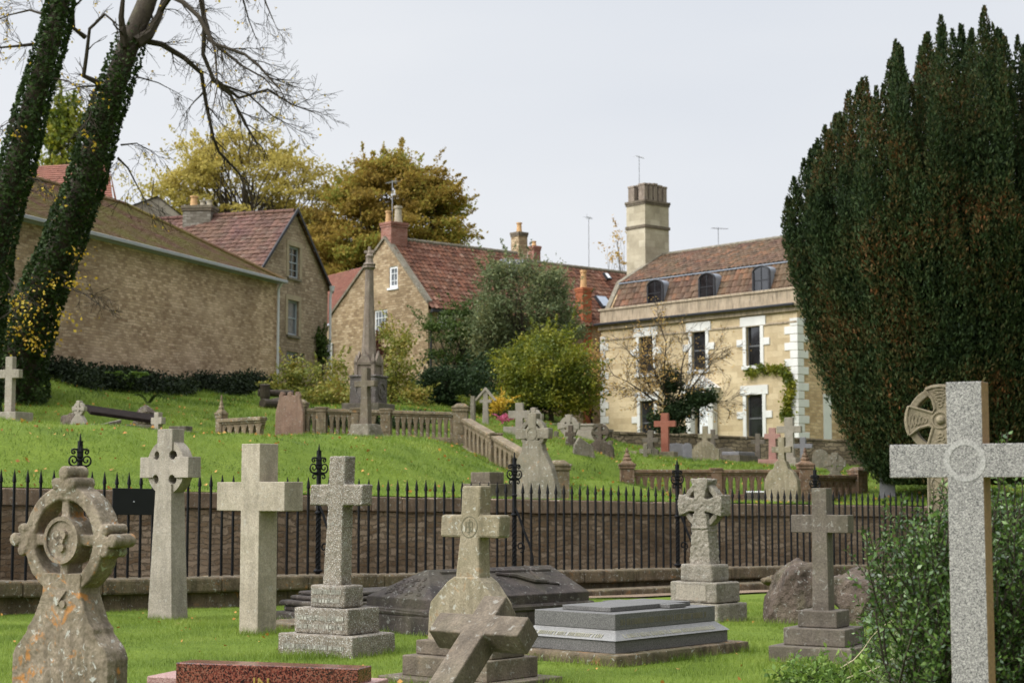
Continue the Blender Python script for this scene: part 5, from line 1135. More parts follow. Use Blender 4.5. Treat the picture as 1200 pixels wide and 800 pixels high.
# low cottage left of it with orange roof
low = empty('small_cottage', (P(384, 575, 92).x, 92, 6), 0, 'small building with plain orange tiled roof between the two gabled houses', 'cottage')
A_, B_ = P(378, 372, 90), P(386, 345, 97); C1, C2 = P(418, 370, 87), P(428, 312, 99)
pantile('roof', tuple(P(376, 384, 89)), tuple(P(412, 366, 86.5)), tuple(P(432, 311, 97)), tuple(P(380, 324, 99)), 'tile_plain', low, roll=False)
q = Fac(P(376, 575, 89.05), P(412, 575, 86.55)); wall(q, 4.5, [(0, P(376, 384.5, 89).z), (q.W, P(412, 366.5, 86.5).z)], [], M['mid_wall'], low)
# ---- gabled house on the left ------------------------------------------------
BD = np.array([5.7, 16.]); BD /= np.linalg.norm(BD); b1 = np.array([P(322, 575, 69).x, 69.]); b0 = b1 - BD * 18.6
g0 = b1 + BD * .25 + np.array([-BD[1], BD[0]]) * .0; gA = np.array([P(299, 575, 69.0).x, 69.0])
G2 = Fac(gA, gA + BD * 6.5); zeg = P(381, 335, G2.pt(6.5, 0)[1]).z; um = 3.2; zag = P(342, 248, G2.pt(um, 0)[1]).z
gh = empty('gabled_house', (*G2.a, 5), 0, 'grey brown gabled house with two blue grey sash windows beside the long barn', 'house')
w2 = [rect(G2, 337, 350, 0, 289, 326), rect(G2, 336.5, 349.5, 0, 352, 393), rect(G2, 336, 350, 0, 412, 452), rect(G2, 353, 357, 0, 414, 424)]
wall(G2, 4, [(0, zeg), (um, zag), (6.5, zeg)], w2, M['gable_wall'], gh)
for i, q in enumerate(w2[:2]):
    w = window(G2, *q, gh, 1 if i else 2, 2 if i else 4, .09, 'grey_paint', 'glass_grey' if i else 'glass', .1, 'mid_stone'); a, b, c, d = q
    m = MB(); fbox(m, G2, a - .2, a - .003, c, d, -.02, .03); fbox(m, G2, b + .003, b + .2, c, d, -.02, .03); fbox(m, G2, a - .2, b + .2, d + .003, d + .22, -.02, .032); m.build('window_surround', M['dressed'], w, True)
window(G2, *w2[2], gh, 2, 3, .07, 'grey_paint', 'glass', .1); window(G2, *w2[3], gh, 1, 1, .05, 'grey_paint', 'glass', .08)
Q = lambda u, z, s: np.array([*(G2.a + G2.d * u + np.array([-G2.d[1], G2.d[0]]) * s), z])
pantile('roof', Q(-.2, zeg - .25, 8.), Q(-.2, zeg - .25, -.12), Q(um, zag, -.12), Q(um, zag, 8.), 'tile_dark', gh, .27, .28, .03)
pantile('far_roof', Q(6.7, zeg - .25, -.12), Q(6.7, zeg - .25, 8.), Q(um, zag, 8.), Q(um, zag, -.12), 'tile_dark', gh, .27, .28, .03)
wall(Fac(Q(0, 0, 8)[:2], Q(0, 0, 0)[:2]), 4, [(0, zeg - .2), (8, zeg - .2)], [], M['gable_wall'], gh, name='side_wall')
wall(Fac(Q(6.5, 0, 0)[:2], Q(6.5, 0, 8)[:2]), 4, [(0, zeg - .2), (8, zeg - .2)], [], M['gable_wall'], gh, name='side_wall')
m = MB()
for u, s in ((6.72, 1), (-.2, -1)):
    A_ = Vector(Q(u, zeg - .33, -.14)); B_ = Vector(Q(um, zag + .0, -.14)); nn = Vector((*G2.n, 0)) * .05; up = Vector((0, 0, .17)); m.add([A_, A_ + nn, B_ + nn, B_, A_ + up, A_ + up + nn, B_ + up + nn, B_ + up], [(3, 2, 1, 0), (4, 5, 6, 7), (0, 1, 5, 4), (1, 2, 6, 5), (2, 3, 7, 6), (3, 0, 4, 7)])
m.build('bargeboard', M['black_gutter'], gh, True); ridge(Q(um, zag + .02, 0), Q(um, zag + .02, 8), gh, 'tile_dark')
x, y, _ = G2.pt(6.45, 0, .1); m = MB(); m.tube([(x + .12, y, zeg - .1), (x + .05, y, zeg - .5), (x + .05, y, 4.5)], .055, 8); m.lathe([(.09, zeg - .25), (.13, zeg - .02)], x + .12, y, 8); m.build('downpipe', M['pale_pipe'], gh, True)
# chimney in the valley
D = 73.5; o = stack(P(232, 400, D).x, D, 9, P(232, 243, D).z, 1.25, .9, math.atan2(BD[1], BD[0]) - pi / 2 + .2, 'sooty', gh, [(-.28, 0, .17, .5, 'pot'), (.12, 0, .14, .28, 'pot_grey'), (.42, 0, .14, .3, 'pot_grey')], None, 'dark_tan', .07)
# ---- long barn ----------------------------------------------------------------
Bf = Fac(b0, b1); zebR = P(320, 329, 69).z; zebL = P(20, 254, Bf.pt(Bf.ux(20), 0)[1]).z; zeb = (zebR + zebL) / 2
barn = empty('stone_barn', (*Bf.a, 4), 0, 'long windowless coursed stone barn with a mossy hipped roof behind the ivy trees', 'barn')
wall(Bf, 2.5, [(0, zeb), (Bf.W, zeb)], [], M['barn_wall'], barn)
i_n = np.array([-BD[1], BD[0]]); Bq = lambda u, z, s: np.array([*(Bf.a + Bf.d * u + i_n * s), z])
# hip: from the eave corner back to the ridge end seen at (145,239)
best = None
for s in np.arange(2, 8, .1):
    for u in np.arange(2, Bf.W, .2):
        q = Bq(u, 0, s); x = 600 + 2000 * q[0] / q[1]
        if abs(x - 142) < 3:
            z = P(142, 240, q[1]).z; 
            if best is None or abs(s - 4.2) < abs(best[1] - 4.2): best = (u, s, z)
uh, sh, zh = best
pantile('roof', Bq(0, zeb, -.2), Bq(uh, zeb, -.2), Bq(uh, zh, sh), Bq(0, zh, sh), 'tile_moss', barn, .2, .17, .01, roll=False)
pantile('hip_roof', Bq(uh, zeb, -.2), Bq(Bf.W + .2, zeb, -.2), Bq(uh + .06, zh, sh), Bq(uh, zh, sh), 'tile_moss', barn, .2, .17, .01, roll=False)
pantile('end_roof', Bq(Bf.W + .2, zeb, -.2), Bq(Bf.W + .2, zeb, sh * 2), Bq(uh + .05, zh, sh), Bq(uh, zh, sh), 'tile_dark', barn, .2, .17, .01, roll=False)
ridge(Bq(uh, zh + .03, sh), Bq(Bf.W + .2, zeb + .05, -.2), barn, 'tile_moss', .10); ridge(Bq(0, zh + .03, sh), Bq(uh, zh + .03, sh), barn, 'tile_moss', .10)
wall(Fac(Bq(Bf.W, 0, 0)[:2], Bq(Bf.W, 0, 8)[:2]), 2.5, [(0, zeb), (8, zeb)], [], M['barn_wall'], barn, name='end_wall')
m = MB(); fbox(m, Bf, 0, Bf.W + .25, zeb - .10, zeb + .03, .20, .36); fbox(m, Bf, 0, Bf.W + .2, zeb - .14, zeb - .02, .0, .04); m.build('gutter', M['zinc'], barn, True, bevel=.03)
m = MB(); x, y, _ = Bf.pt(Bf.W - .12, 0, .12); x2, y2, _ = Bf.pt(Bf.W - .12, 0, .28); m.tube([(x2, y2, zeb - .1), (x, y, zeb - .35), (x, y, 4.5)], .055, 8); m.build('downpipe', M['pale_pipe'], barn, True)
# red roofed building behind the barn and grey gable
far = empty('brick_outbuilding', tuple(P(90, 230, 80)), 0, 'red brick building with orange roof peeping over the barn at the far left', 'building')
pantile('roof', tuple(P(10, 240, 78)), tuple(P(133, 240, 78)), tuple(P(127, 190, 83)), tuple(P(20, 196, 83)), 'tile_plain', far, roll=False)
MB().add([P(127, 190, 83), P(134, 233, 78), P(138, 240, 90), P(134, 233, 78) + Vector((0, 0, -6)), P(138, 240, 90) + Vector((0, 0, -6))], [(0, 1, 2), (1, 3, 4, 2)]).build('gable_wall', M['orange_brick'], far, True)
wall(Fac(P(10, 400, 78.1), P(133, 400, 78.1)), 6, [(0, P(70, 240, 78).z), (8, P(70, 240, 78).z)], [], M['brick'], far, u1=4.7)
fg = empty('rendered_outbuilding', tuple(P(185, 250, 84)), 0, 'grey rendered gable rising behind the barn roof left of the valley chimney', 'building')
a_, b_, c_ = P(150, 243, 84), P(185, 231, 84), P(216, 256, 84); bk = Vector((-3, 8, 0)); dn = Vector((0, 0, -5))
M['render'] = m_plain('grey_cement_render', (.30, .27, .21), .9, 0, .1, .25, 2)
MB().add([a_, b_, c_, a_ + bk, b_ + bk, c_ + bk, a_ + dn, c_ + dn, a_ + bk + dn, c_ + bk + dn], [(0, 1, 2), (5, 4, 3), (6, 0, 2, 7), (6, 8, 3, 0), (7, 2, 5, 9)]).build('wall', M['render'], fg, True)
MB().add([a_ + Vector((0, -.1, .03)), b_ + Vector((0, -.1, .05)), c_ + Vector((.05, -.1, .03)), a_ + bk + Vector((0, 0, .03)), b_ + bk + Vector((0, 0, .05)), c_ + bk + Vector((.05, 0, .03))], [(0, 1, 4, 3), (1, 2, 5, 4)]).build('roof', M['slate_roof'], fg, True)
# ------------------------------------------------------------ vegetation
def wob(a, b, n, amp):
    a = Vector(a); b = Vector(b); L = (b - a).length; o = []
    ph = [random.uniform(0, 6) for _ in range(4)]
    for i in range(n + 1):
        t = i / n; e = sin(t * pi) ** .5 if 0 < t < 1 else 0
        o.append(a.lerp(b, t) + Vector((sin(ph[0] + t * 5), sin(ph[1] + t * 4), sin(ph[2] + t * 6) * .6)) * amp * L * e)
    return o
def crown_tree(name, px, D, label, crowns, mat, zb=None, trunk=.35, size=.2, per=60, cr=1.0, cat='tree', group=None, flat=.65, bark='bark', limbs=26, shell=.5, up=.0, extra=None, aspect=.6):
    """crowns: [(px,py,dy,rx,ry,rz,nclumps)] in photo px / metres"""
    x = P(px, 575, D).x; zb = gz(x, D) if zb is None else zb; r = empty(name, (x, D, zb), 0, label, cat, group)
    L = []; C = []; 
    for (cx, cy, dd, rx, ry, rz, n) in crowns:
        c = P(cx, cy, D + dd); l, cs = clumps(np.array(c), np.array([rx, ry, rz]), n, per, cr, shell, flat); L.append(l); C += [Vector(q) for q in cs]
    # ragged outward sprays of leaves along the outline
    mid_ = np.mean([tuple(q) for q in C], 0); Sp = []
    for q in random.sample(C, min(len(C), 2 + int(len(C) * .55))):
        q = np.array(q); d = q - mid_; d = d / (np.linalg.norm(d) + 1e-6) + rng.normal(size=3) * .35 + [0, 0, .25]; n_ = int(14 + per * .12); t_ = rng.random(n_)[:, None]
        Sp.append(q + d * cr * (.5 + (1.25 if cr < .7 else .75) * t_) + rng.normal(size=(n_, 3)) * cr * .11 * (1.3 - t_))
    L.append(np.concatenate(Sp))
    L = np.concatenate(L); leaves('crown', L, size, M[mat], r, upbias=up, aspect=aspect)
    zt = max(c.z for c in C); zl = min(c.z for c in C); mb = MB(); base = Vector((x, D, zb - .3)); top = Vector((sum(c.x for c in C) / len(C), sum(c.y for c in C) / len(C), zl + (zt - zl) * .7))
    ax = wob(base, top, 9, .03); mb.tube(ax, [trunk * (1 - .8 * i / 9) for i in range(10)], 8)
    random.shuffle(C)
    for c in C[:limbs]:
        k = random.uniform(.25, .8); s = ax[int(k * 9)]
        if s.z > c.z: s = ax[max(1, int(k * 4))]
        mb.tube(wob(s, c, 6, .07), [trunk * .38 * (1 - k * .5) * (1 - .85 * i / 6) for i in range(7)], 5)
    mb.build('trunk', M[bark], r, True, uv=False)
    return r
def twigs(mb, p, d, L, r, depth, tips, droop=.0, rnd=random):
    """recursive fine branching"""
    n = 4 if depth else 3; pts = [p]; d = d.normalized(); q = p
    for i in range(n):
        d = (d + Vector((rnd.gauss(0, .16), rnd.gauss(0, .16), rnd.gauss(0, .14) - droop))).normalized(); q = q + d * L / n; pts.append(q)
    mb.tube(pts, [max(.006, r * (1 - .6 * i / n)) for i in range(n + 1)], 5 if r > .03 else 3, cap=False); tips.append(q)
    if depth <= 0: return
    for k in range(rnd.choice((2, 3, 3))):
        s = pts[rnd.randint(1, n)]; a = Vector((rnd.gauss(0, 1), rnd.gauss(0, 1), rnd.gauss(0, .8))).normalized()
        twigs(mb, s, (d + a * .75), L * rnd.uniform(.55, .8), r * .5, depth - 1, tips, droop, rnd)
    twigs(mb, q, d, L * .7, r * .45, depth - 1, tips, droop, rnd)
def ivy_tree(label, D, axis, radii, branches, seed, tw=4, base_px=None):
    rnd = random.Random(seed); pts = [P(a, b, D + c) for a, b, c in axis]; b = pts[0]; zg_ = gz(b.x, b.y); 
    if b.z > zg_: pts.insert(0, Vector((b.x - (pts[1].x - b.x) * .2, b.y, zg_ - .3))); radii = [radii[0] * 1.1] + radii
    r = empty('ivy_clad_tree', (pts[0].x, pts[0].y, zg_), 0, label, 'tree')
    mb = MB(); mb.tube(pts, radii, 12); mb.build('trunk', M['bark'], r, True, uv=False, smooth=True)
    # ivy sleeve
    I = []; 
    for (p, q, ra, rb) in zip(pts[:-1], pts[1:], radii[:-1], radii[1:]):
        n = int((q - p).length * 3200 * max(ra, .3)); t = rng.random(n); lim = Z(75 if D > 48 else -60, D)
        a = rng.random(n) * 2 * pi; c = np.array(p)[None] * (1 - t[:, None]) + np.array(q)[None] * t[:, None]
        bump = .85 + .35 * np.sin(c[:, 2] * 3.1 + a * 2) * np.sin(a * 3 + c[:, 2] * 1.3) + .25 * rng.random(n)
        rr = (ra * (1 - t) + rb * t) * (1.02 + .36 * bump) + .05; ok = (rng.random(n) < np.clip((lim + 1.2 - c[:, 2]) / 2.4, .0, 1.)) & (bump + .25 * rng.normal(size=n) > .62)
        o = np.stack([np.cos(a) * rr, np.sin(a) * rr, rng.normal(size=n) * .1], 1); I.append((c + o)[ok])
    I = np.concatenate(I); leaves('ivy', I, .125, M['ivy'], r, jit=1., aspect=.8)
    mb = MB(); tips = []
    for pl, r0, dl, dp, dens in branches:
        q = [P(a, b_, D + dl * i / max(1, len(pl) - 1)) for i, (a, b_) in enumerate(pl)]; n = len(q); mb.tube(q, [r0 * (1 - .72 * i / (n - 1)) for i in range(n)], 6)
        for i in range(1, n):
            sg = (q[i] - q[i - 1])
            for _ in range(dens):
                s = q[i - 1].lerp(q[i], rnd.random()); a = Vector((rnd.gauss(0, 1), rnd.gauss(0, 1), rnd.gauss(0, .8)))
                twigs(mb, s, sg.normalized() + a.normalized() * .8, rnd.uniform(.35, .85), r0 * .28, dp, tips, .03, rnd)
        twigs(mb, q[-1], q[-1] - q[-2], .38, r0 * .25, dp, tips, .03, rnd)
    mb.build('branches', M['twig'], r, True, uv=False)
    T = np.array([tuple(t) for t in tips]); return r, T
def px_to(cs): return [(a, b) for a, b in cs]
R2, T2 = ivy_tree('large leaning ivy-clad tree in front of the mossy barn roof, right one of the pair', 50,
    [(22, 432, 0), (40, 360, 0), (72, 292, 0), (102, 205, 0), (128, 120, .2), (148, 60, .3), (170, 8, .5), (186, -40, .8)], [.58, .50, .43, .385, .35, .32, .29, .27],
    [([(160, 50), (175, 40), (186, 20), (196, -10), (205, -40)], .20, 1, 1, 1),
     ([(146, 55), (142, 20), (146, -20)], .15, -.5, 1, 1),
     ([(150, 62), (168, 48), (189, 52), (216, 68), (236, 86), (241, 118), (250, 162), (257, 179), (282, 205)], .11, 2.5, 2, 2),
     ([(188, 12), (200, -4), (215, 3), (233, 20), (250, 51), (287, 64), (304, 78), (326, 103)], .10, -2, 2, 2),
     ([(228, -30), (236, 0), (240, 27), (238, 64), (251, 95), (270, 111), (287, 145), (300, 166)], .10, 1.5, 2, 3),
     ([(252, 93), (280, 115), (314, 105), (341, 122), (368, 132)], .055, 1.5, 2, 3),
     ([(242, 45), (262, 60), (285, 78), (310, 92), (325, 110)], .05, -1.5, 2, 3), ([(262, 100), (290, 110), (318, 135), (345, 150)], .04, 1., 2, 3),
     ([(240, 20), (252, 60), (255, 100), (249, 130)], .045, -2, 2, 2),
     ([(276, -30), (285, 0), (292, 25), (300, 45)], .04, 1., 2, 2), ([(300, -30), (312, 5), (322, 28)], .04, 0, 2, 2),
     ([(118, 105), (113, 96), (98, 89), (101, 68), (105, 34), (123, 17), (135, 27)], .10, -1.5, 1, 1),
     ([(100, 44), (86, 33), (85, 0), (88, -20)], .08, -1, 1, 1),
     ([(110, 101), (95, 102), (76, 107)], .035, -1, 2, 2), ([(112, 120), (104, 140), (92, 155)], .04, -1, 1, 2),
     ([(138, 185), (150, 197), (162, 220), (170, 235)], .035, 1, 2, 2), ([(142, 170), (160, 168), (178, 178)], .03, 1.5, 2, 2),
     ([(160, 90), (185, 97), (210, 110)], .03, 2, 2, 2), ([(60, 330), (100, 345), (120, 360)], .03, -2, 2, 3)], 3)
R1, T1_ = ivy_tree('ivy-clad tree trunk at the far left edge, left one of the pair', 47,
    [(-32, 430, 0), (-18, 340, 0), (0, 262, 0), (22, 185, 0), (45, 100, 0), (62, 40, 0), (74, -10, .3), (82, -50, .5)], [.50, .42, .36, .32, .29, .27, .25, .24],
    [([(40, 52), (22, 54), (0, 56), (-15, 60)], .05, -1, 2, 3), ([(60, 20), (35, 12), (10, 18), (-8, 26)], .04, 1, 2, 3), ([(30, 130), (15, 140), (0, 150)], .03, -1, 2, 2),
     ([(62, 30), (85, 10), (108, -12)], .05, 1, 2, 3), ([(5, 320), (18, 335), (30, 350)], .03, -1, 2, 2), ([(50, 90), (80, 95), (100, 110)], .03, -1, 2, 2), ([(20, 205), (45, 210), (60, 225)], .025, -1, 2, 2)], 5)
def sparse(T, frac, root, k=2, size=.10, name='yellow_leaves', zmax=1e9):
    sel = T[(rng.random(len(T)) < frac)]; q = np.repeat(sel, k, 0) + rng.normal(size=(len(sel) * k, 3)) * .12; leaves(name, q, size, M['yellow_leaf'], root, aspect=.7)
low = T2[T2[:, 2] < Z(250, 50)]; sparse(T2, .05, R2, 2); sparse(T1_, .2, R1, 2)
# yellow leaf sprays hanging in front of the ivy low down
q = np.concatenate([blob(tuple(P(a, b, 49)), (s, .8, s * .7), n, .1) for a, b, s, n in [(10, 212, .45, 50), (5, 300, .5, 50), (95, 300, .6, 25), (60, 330, .7, 20), (25, 352, .8, 50), (85, 330, .8, 40), (20, 385, .7, 60), (75, 370, .9, 40), (40, 402, .9, 70), (110, 170, .4, 12), (65, 25, .3, 8)]])
leaves('yellow_leaves', q, .105, M['yellow_leaf'], R2, aspect=.75)
# autumn trees on the hill
crown_tree('autumn_tree', 285, 128, 'broad golden yellow autumn tree behind the gabled house', [(285, 232, 0, 6.8, 5, 5.4, 120), (222, 226, 1, 3.0, 3, 3.0, 34), (348, 226, 0, 2.9, 3, 3.6, 36), (275, 188, 0, 4.8, 4, 2.5, 44), (300, 285, 0, 7, 5, 3, 40)], 'gold_leaf', zb=10, trunk=.5, size=.27, per=105, cr=.98, limbs=150, shell=.5, flat=.38)
crown_tree('autumn_tree', 462, 124, 'rounded russet and olive autumn tree behind the red roofed house', [(462, 258, 0, 5.4, 5, 4.9, 120), (410, 270, 0, 2.8, 3, 4.2, 50), (510, 262, 0, 2.9, 3, 3.2, 50), (455, 222, 0, 3.6, 3, 2.4, 50), (420, 310, -2, 4, 3, 3, 50), (375, 300, 2, 2.5, 3, 3.5, 40)], 'rust_leaf', zb=10, trunk=.5, size=.27, per=210, cr=.98, limbs=60, shell=.5, flat=.42)
crown_tree('conifer', 78, 110, 'thin yellow green tree behind the far left roof between the ivy trunks', [(78, 180, 0, 1.5, 1.5, 3.2, 50), (80, 140, 0, .9, 1, 2.2, 20)], 'yellow_green', zb=12, trunk=.3, size=.34, per=50, cr=.9, limbs=20)
crown_tree('bare_tree', 178, 125, 'pale leafless bush behind the grey gable', [(182, 222, 0, 2.2, 2, 1.8, 22)], 'gold_leaf', zb=12, trunk=.15, size=.25, per=8, cr=.9, limbs=22)
crown_tree('bare_tree', 720, 130, 'small pale yellow treetop beside the stone chimney', [(724, 292, 0, .9, 1, 1.6, 16)], 'orange_leaf', zb=8, trunk=.12, size=.22, per=8, cr=.7, limbs=16)
crown_tree('willow_tree', 612, 73, 'grey green feathery tree in front of the red roof', [(612, 352, 0, 2.1, 1.8, 1.7, 66), (598, 326, 0, 1.3, 1.1, .7, 16), (640, 345, 0, 1.1, 1.1, 1.0, 16), (585, 378, .3, 1.1, 1.2, 1.5, 30), (648, 385, .3, 1.3, 1.2, 1.7, 36), (615, 415, .5, 2.2, 1.6, 1.6, 50), (570, 400, 0, .8, .8, 1.6, 20)], 'olive', trunk=.16, size=.17, per=110, cr=.52, limbs=40, shell=.5, flat=.8, aspect=.35)
crown_tree('yellow_bush', 645, 69, 'dense yellow green rounded bush in front of the red brick chimney stack', [(640, 430, 0, 1.5, 1.4, 1.3, 50), (610, 428, .2, .8, 1, 1.0, 20), (660, 412, .2, .6, .8, .7, 10), (678, 452, .1, 1.0, 1.1, 1.1, 28), (640, 462, .2, 1.9, 1.4, .9, 34)], 'yellow_green', trunk=.12, size=.12, per=210, cr=.50, limbs=20, cat='bush', shell=.72, flat=.8)
crown_tree('orange_bush', 696, 70.5, 'small orange leaved shrub at the left corner of the honey coloured house', [(696, 430, 0, .32, .4, .9, 18), (690, 455, 0, .4, .4, .6, 10)], 'orange_leaf', trunk=.05, size=.12, per=50, cr=.3, limbs=12, cat='bush')
crown_tree('holly_bush', 516, 66, 'dark evergreen bush beneath the gable of the red roofed house', [(518, 452, 0, 1.05, 1, .75, 46), (545, 455, .5, 1, 1, .9, 30), (500, 462, 0, .6, .7, .5, 16)], 'dark_green', trunk=.1, size=.12, per=120, cr=.36, limbs=12, cat='bush', shell=.7)
crown_tree('conifer', 535, 74, 'dark feathery conifer in front of the white windows', [(530, 400, 0, 1.1, 1, 1.9, 36), (545, 372, 0, .9, .9, .8, 14), (512, 378, 0, .7, .6, .4, 9), (560, 430, 0, 1.3, 1, 1.4, 34)], 'mid_green', trunk=.14, size=.15, per=90, cr=.45, limbs=26, flat=.45, aspect=.4)
crown_tree('laurel_bush', 600, 71, 'dark green shrubs between the conifer and the yellow bush', [(585, 450, 0, 1.6, 1, 1.1, 46), (610, 470, -1, 1.2, .8, .6, 24)], 'dark_green', trunk=.1, size=.13, per=110, cr=.42, limbs=12, cat='bush', shell=.65)
crown_tree('climbing_shrub', 455, 63, 'loose yellow green shrub right of the gothic monument', [(455, 455, 0, .75, .8, 1.0, 30), (470, 425, 0, .7, .7, 1.1, 26), (462, 398, .4, .6, .5, .7, 14), (485, 465, -.5, .6, .6, .6, 16)], 'bramble', trunk=.05, size=.11, per=75, cr=.34, limbs=24, cat='bush', shell=.4)
crown_tree('copper_creeper', 447, 74, 'narrow copper red creeper on the gable beside the monument shaft', [(447, 412, 0, .30, .3, 1.1, 18)], 'bronze', trunk=.05, size=.12, per=70, cr=.25, limbs=8, cat='shrub', shell=.5)
crown_tree('bramble_bush', 365, 60, 'yellow green bramble thicket between the barn and the monument', [(360, 452, 0, 1.3, .9, .75, 44), (345, 436, 0, .5, .5, .5, 12), (390, 448, 1, .7, .7, 1.0, 20), (385, 468, -1, 1.5, .8, .45, 34)], 'bramble', trunk=.05, size=.12, per=60, cr=.34, limbs=26, cat='bush', shell=.4)
crown_tree('ivy_pillar', 377, 74.2, 'ivy growing up the right corner of the gabled house', [(376, 425, 0, .22, .3, 1.3, 20), (374, 395, 0, .16, .2, .5, 8)], 'mid_green', trunk=.04, size=.13, per=60, cr=.22, limbs=6, cat='climber')
crown_tree('flowering_bush', 577, 58.5, 'yellow flowering bush around the hooded cross', [(577, 478, .4, .9, .6, .45, 30), (560, 473, .5, .5, .4, .3, 12)], 'yellow_green', trunk=.04, size=.10, per=60, cr=.22, limbs=8, cat='bush')
crown_tree('pink_flowers', 592, 55.8, 'bunch of pink flowers beside the hooded cross', [(590, 490, 0, .20, .2, .14, 10)], 'pinkfl', trunk=.015, size=.07, per=30, cr=.1, limbs=6, cat='flowers')
crown_tree('yellow_shrub', 583, 58, 'bright yellow shrub patch right of the hooded cross', [(586, 474, 0, .45, .3, .26, 16)], 'yellow_leaf', trunk=.02, size=.09, per=60, cr=.18, limbs=6, cat='bush')
# thin bare tree with an ivy clad stem in front of the house
x = P(786, 575, 68).x; r = empty('bare_tree', (x, 68, gz(x, 68)), 0, 'thin nearly leafless tree with orange leaves and an ivy covered stem before the house', 'tree')
mb = MB(); tips = []; rnd = random.Random(12); b = Vector((x, 68, gz(x, 68) - .2))
for a, c, w in [((786, 430), 0, .09), ((760, 400), .5, .05), ((735, 410), -.5, .045), ((810, 405), .4, .05), ((830, 430), -.4, .045), ((745, 455), -.6, .04), ((850, 470), .3, .04), ((775, 385), -.2, .05), ((720, 440), .2, .04), ((800, 455), -.8, .04), ((840, 410), 0, .035), ((770, 440), -1, .04)]:
    e = P(*a, 68 + c); s = P(786, 480, 68) if a != (786, 430) else b; q = wob(s, e, 5, .06); mb.tube(q, [w * (1 - .6 * i / 5) for i in range(6)], 5)
    for i in range(2, 6):
        for _ in range(3): twigs(mb, q[i], (e - s).normalized() + Vector((rnd.gauss(0, .7), rnd.gauss(0, .7), rnd.gauss(0, .6))), .62, .013, 2, tips, .0, rnd)
mb.tube([b, P(786, 480, 68)], [.12, .09], 8); mb.build('trunk', M['twig'], r, True, uv=False)
T = np.array([tuple(t) for t in tips]); sel = T[(rng.random(len(T)) < np.where(T[:, 0] < 6.2, .75, .3))]; leaves('autumn_leaves', np.repeat(sel, 2, 0) + rng.normal(size=(len(sel) * 2, 3)) * .08, .085, M['orange_leaf'], r, aspect=.7)
I = np.concatenate([clumps(np.array(P(a, c, 67.8)), np.array([rx, .5, rz]), n, 110, .3, .3, .9)[0] for a, c, rx, rz, n in [(788, 500, .45, 1.0, 34), (785, 450, .32, .7, 20), (822, 465, .6, .28, 18), (775, 490, .5, .6, 16), (800, 480, .5, .5, 14)]])
leaves('ivy', I, .11, M['dark_green'], r, aspect=.8)
# creeper on the house front
ptz = [(882, 437), (895, 433), (908, 432), (918, 433), (925, 440), (928, 450), (927, 460), (925, 470), (924, 480), (922, 488)]
I = np.concatenate([np.array([F.pt(*F.uz(a + rng.normal() * 3.2, c + rng.normal() * 3.), .06 + .25 * rng.random()) for _ in range(150)]) for a, c in ptz])
o = leaves('wall_creeper', I, .14, M['yellow_green'], None, aspect=.8); tag(o, 'green and yellow creeper trained over the right hand part of the house front', 'climber')
# dark ivy hedge at the barn foot
for k, (px, dd, lb) in enumerate([(70, -.6, 'left part of the dark ivy mass along the foot of the barn'), (150, -.6, 'middle part of the dark ivy mass along the foot of the barn'), (232, -.6, 'right part of the dark ivy mass along the foot of the barn')]):
    C = []
    for i in range(30):
        u = Bf.ux(px + random.uniform(-44, 44)); q = Bf.pt(u, 0, random.uniform(.2, 2.0)); z = gz(q[0], q[1]); C.append((q[0], q[1], z + random.uniform(-.1, .42)))
    L_ = np.concatenate([blob(c, (.75, .6, .45), 420, .3) for c in C]); c0 = C[0]; r = empty('ivy_hedge', (c0[0], c0[1], gz(c0[0], c0[1])), 0, lb, 'hedge', 'ivy hedges at the barn foot')
    leaves('foliage', L_, .10, M['ivy_dark'], r, aspect=.8)
crown_tree('low_shrub', 425, 52.5, 'low dark evergreen plants behind the terrace balustrade', [(375, 498, 0, 1.0, .4, .35, 16), (425, 498, 0, 1.0, .4, .35, 16), (475, 500, 0, .9, .4, .35, 14)], 'dark_green', trunk=.04, size=.11, per=110, cr=.3, limbs=6, cat='shrub', shell=.5)
def fern(px, D, label, mat='bramble', n=7, L=.7, name='fern', cat='plant'):
    x = P(px, 575, D).x; z = gz(x, D); pts = []; dr = []
    for k in range(n):
        a = random.uniform(0, 2 * pi); 
        for t in np.linspace(.1, 1, 22):
            c = np.array([x + cos(a) * L * .7 * t, D + sin(a) * L * .7 * t, z + L * (1.1 * t - .6 * t * t)])
            for s in (-1, 1): pts.append(c + np.array([-sin(a), cos(a), 0]) * s * .07 * L * (1.2 - t)); dr.append((-sin(a) * s, cos(a) * s, .1))
    o = leaves(name, np.array(pts) - np.array([x, D, z]), .16 * L, M[mat], None, dr, .35, .2); o.location = (x, D, z); return tag(o, label, cat)
fern(145, 55, 'light green fern clump growing in front of the dark ivy', n=12, L=1.2, mat='nettle'); fern(172, 52, 'dark little shrub on the lawn before the ivy', n=9, L=.6, mat='mid_green')
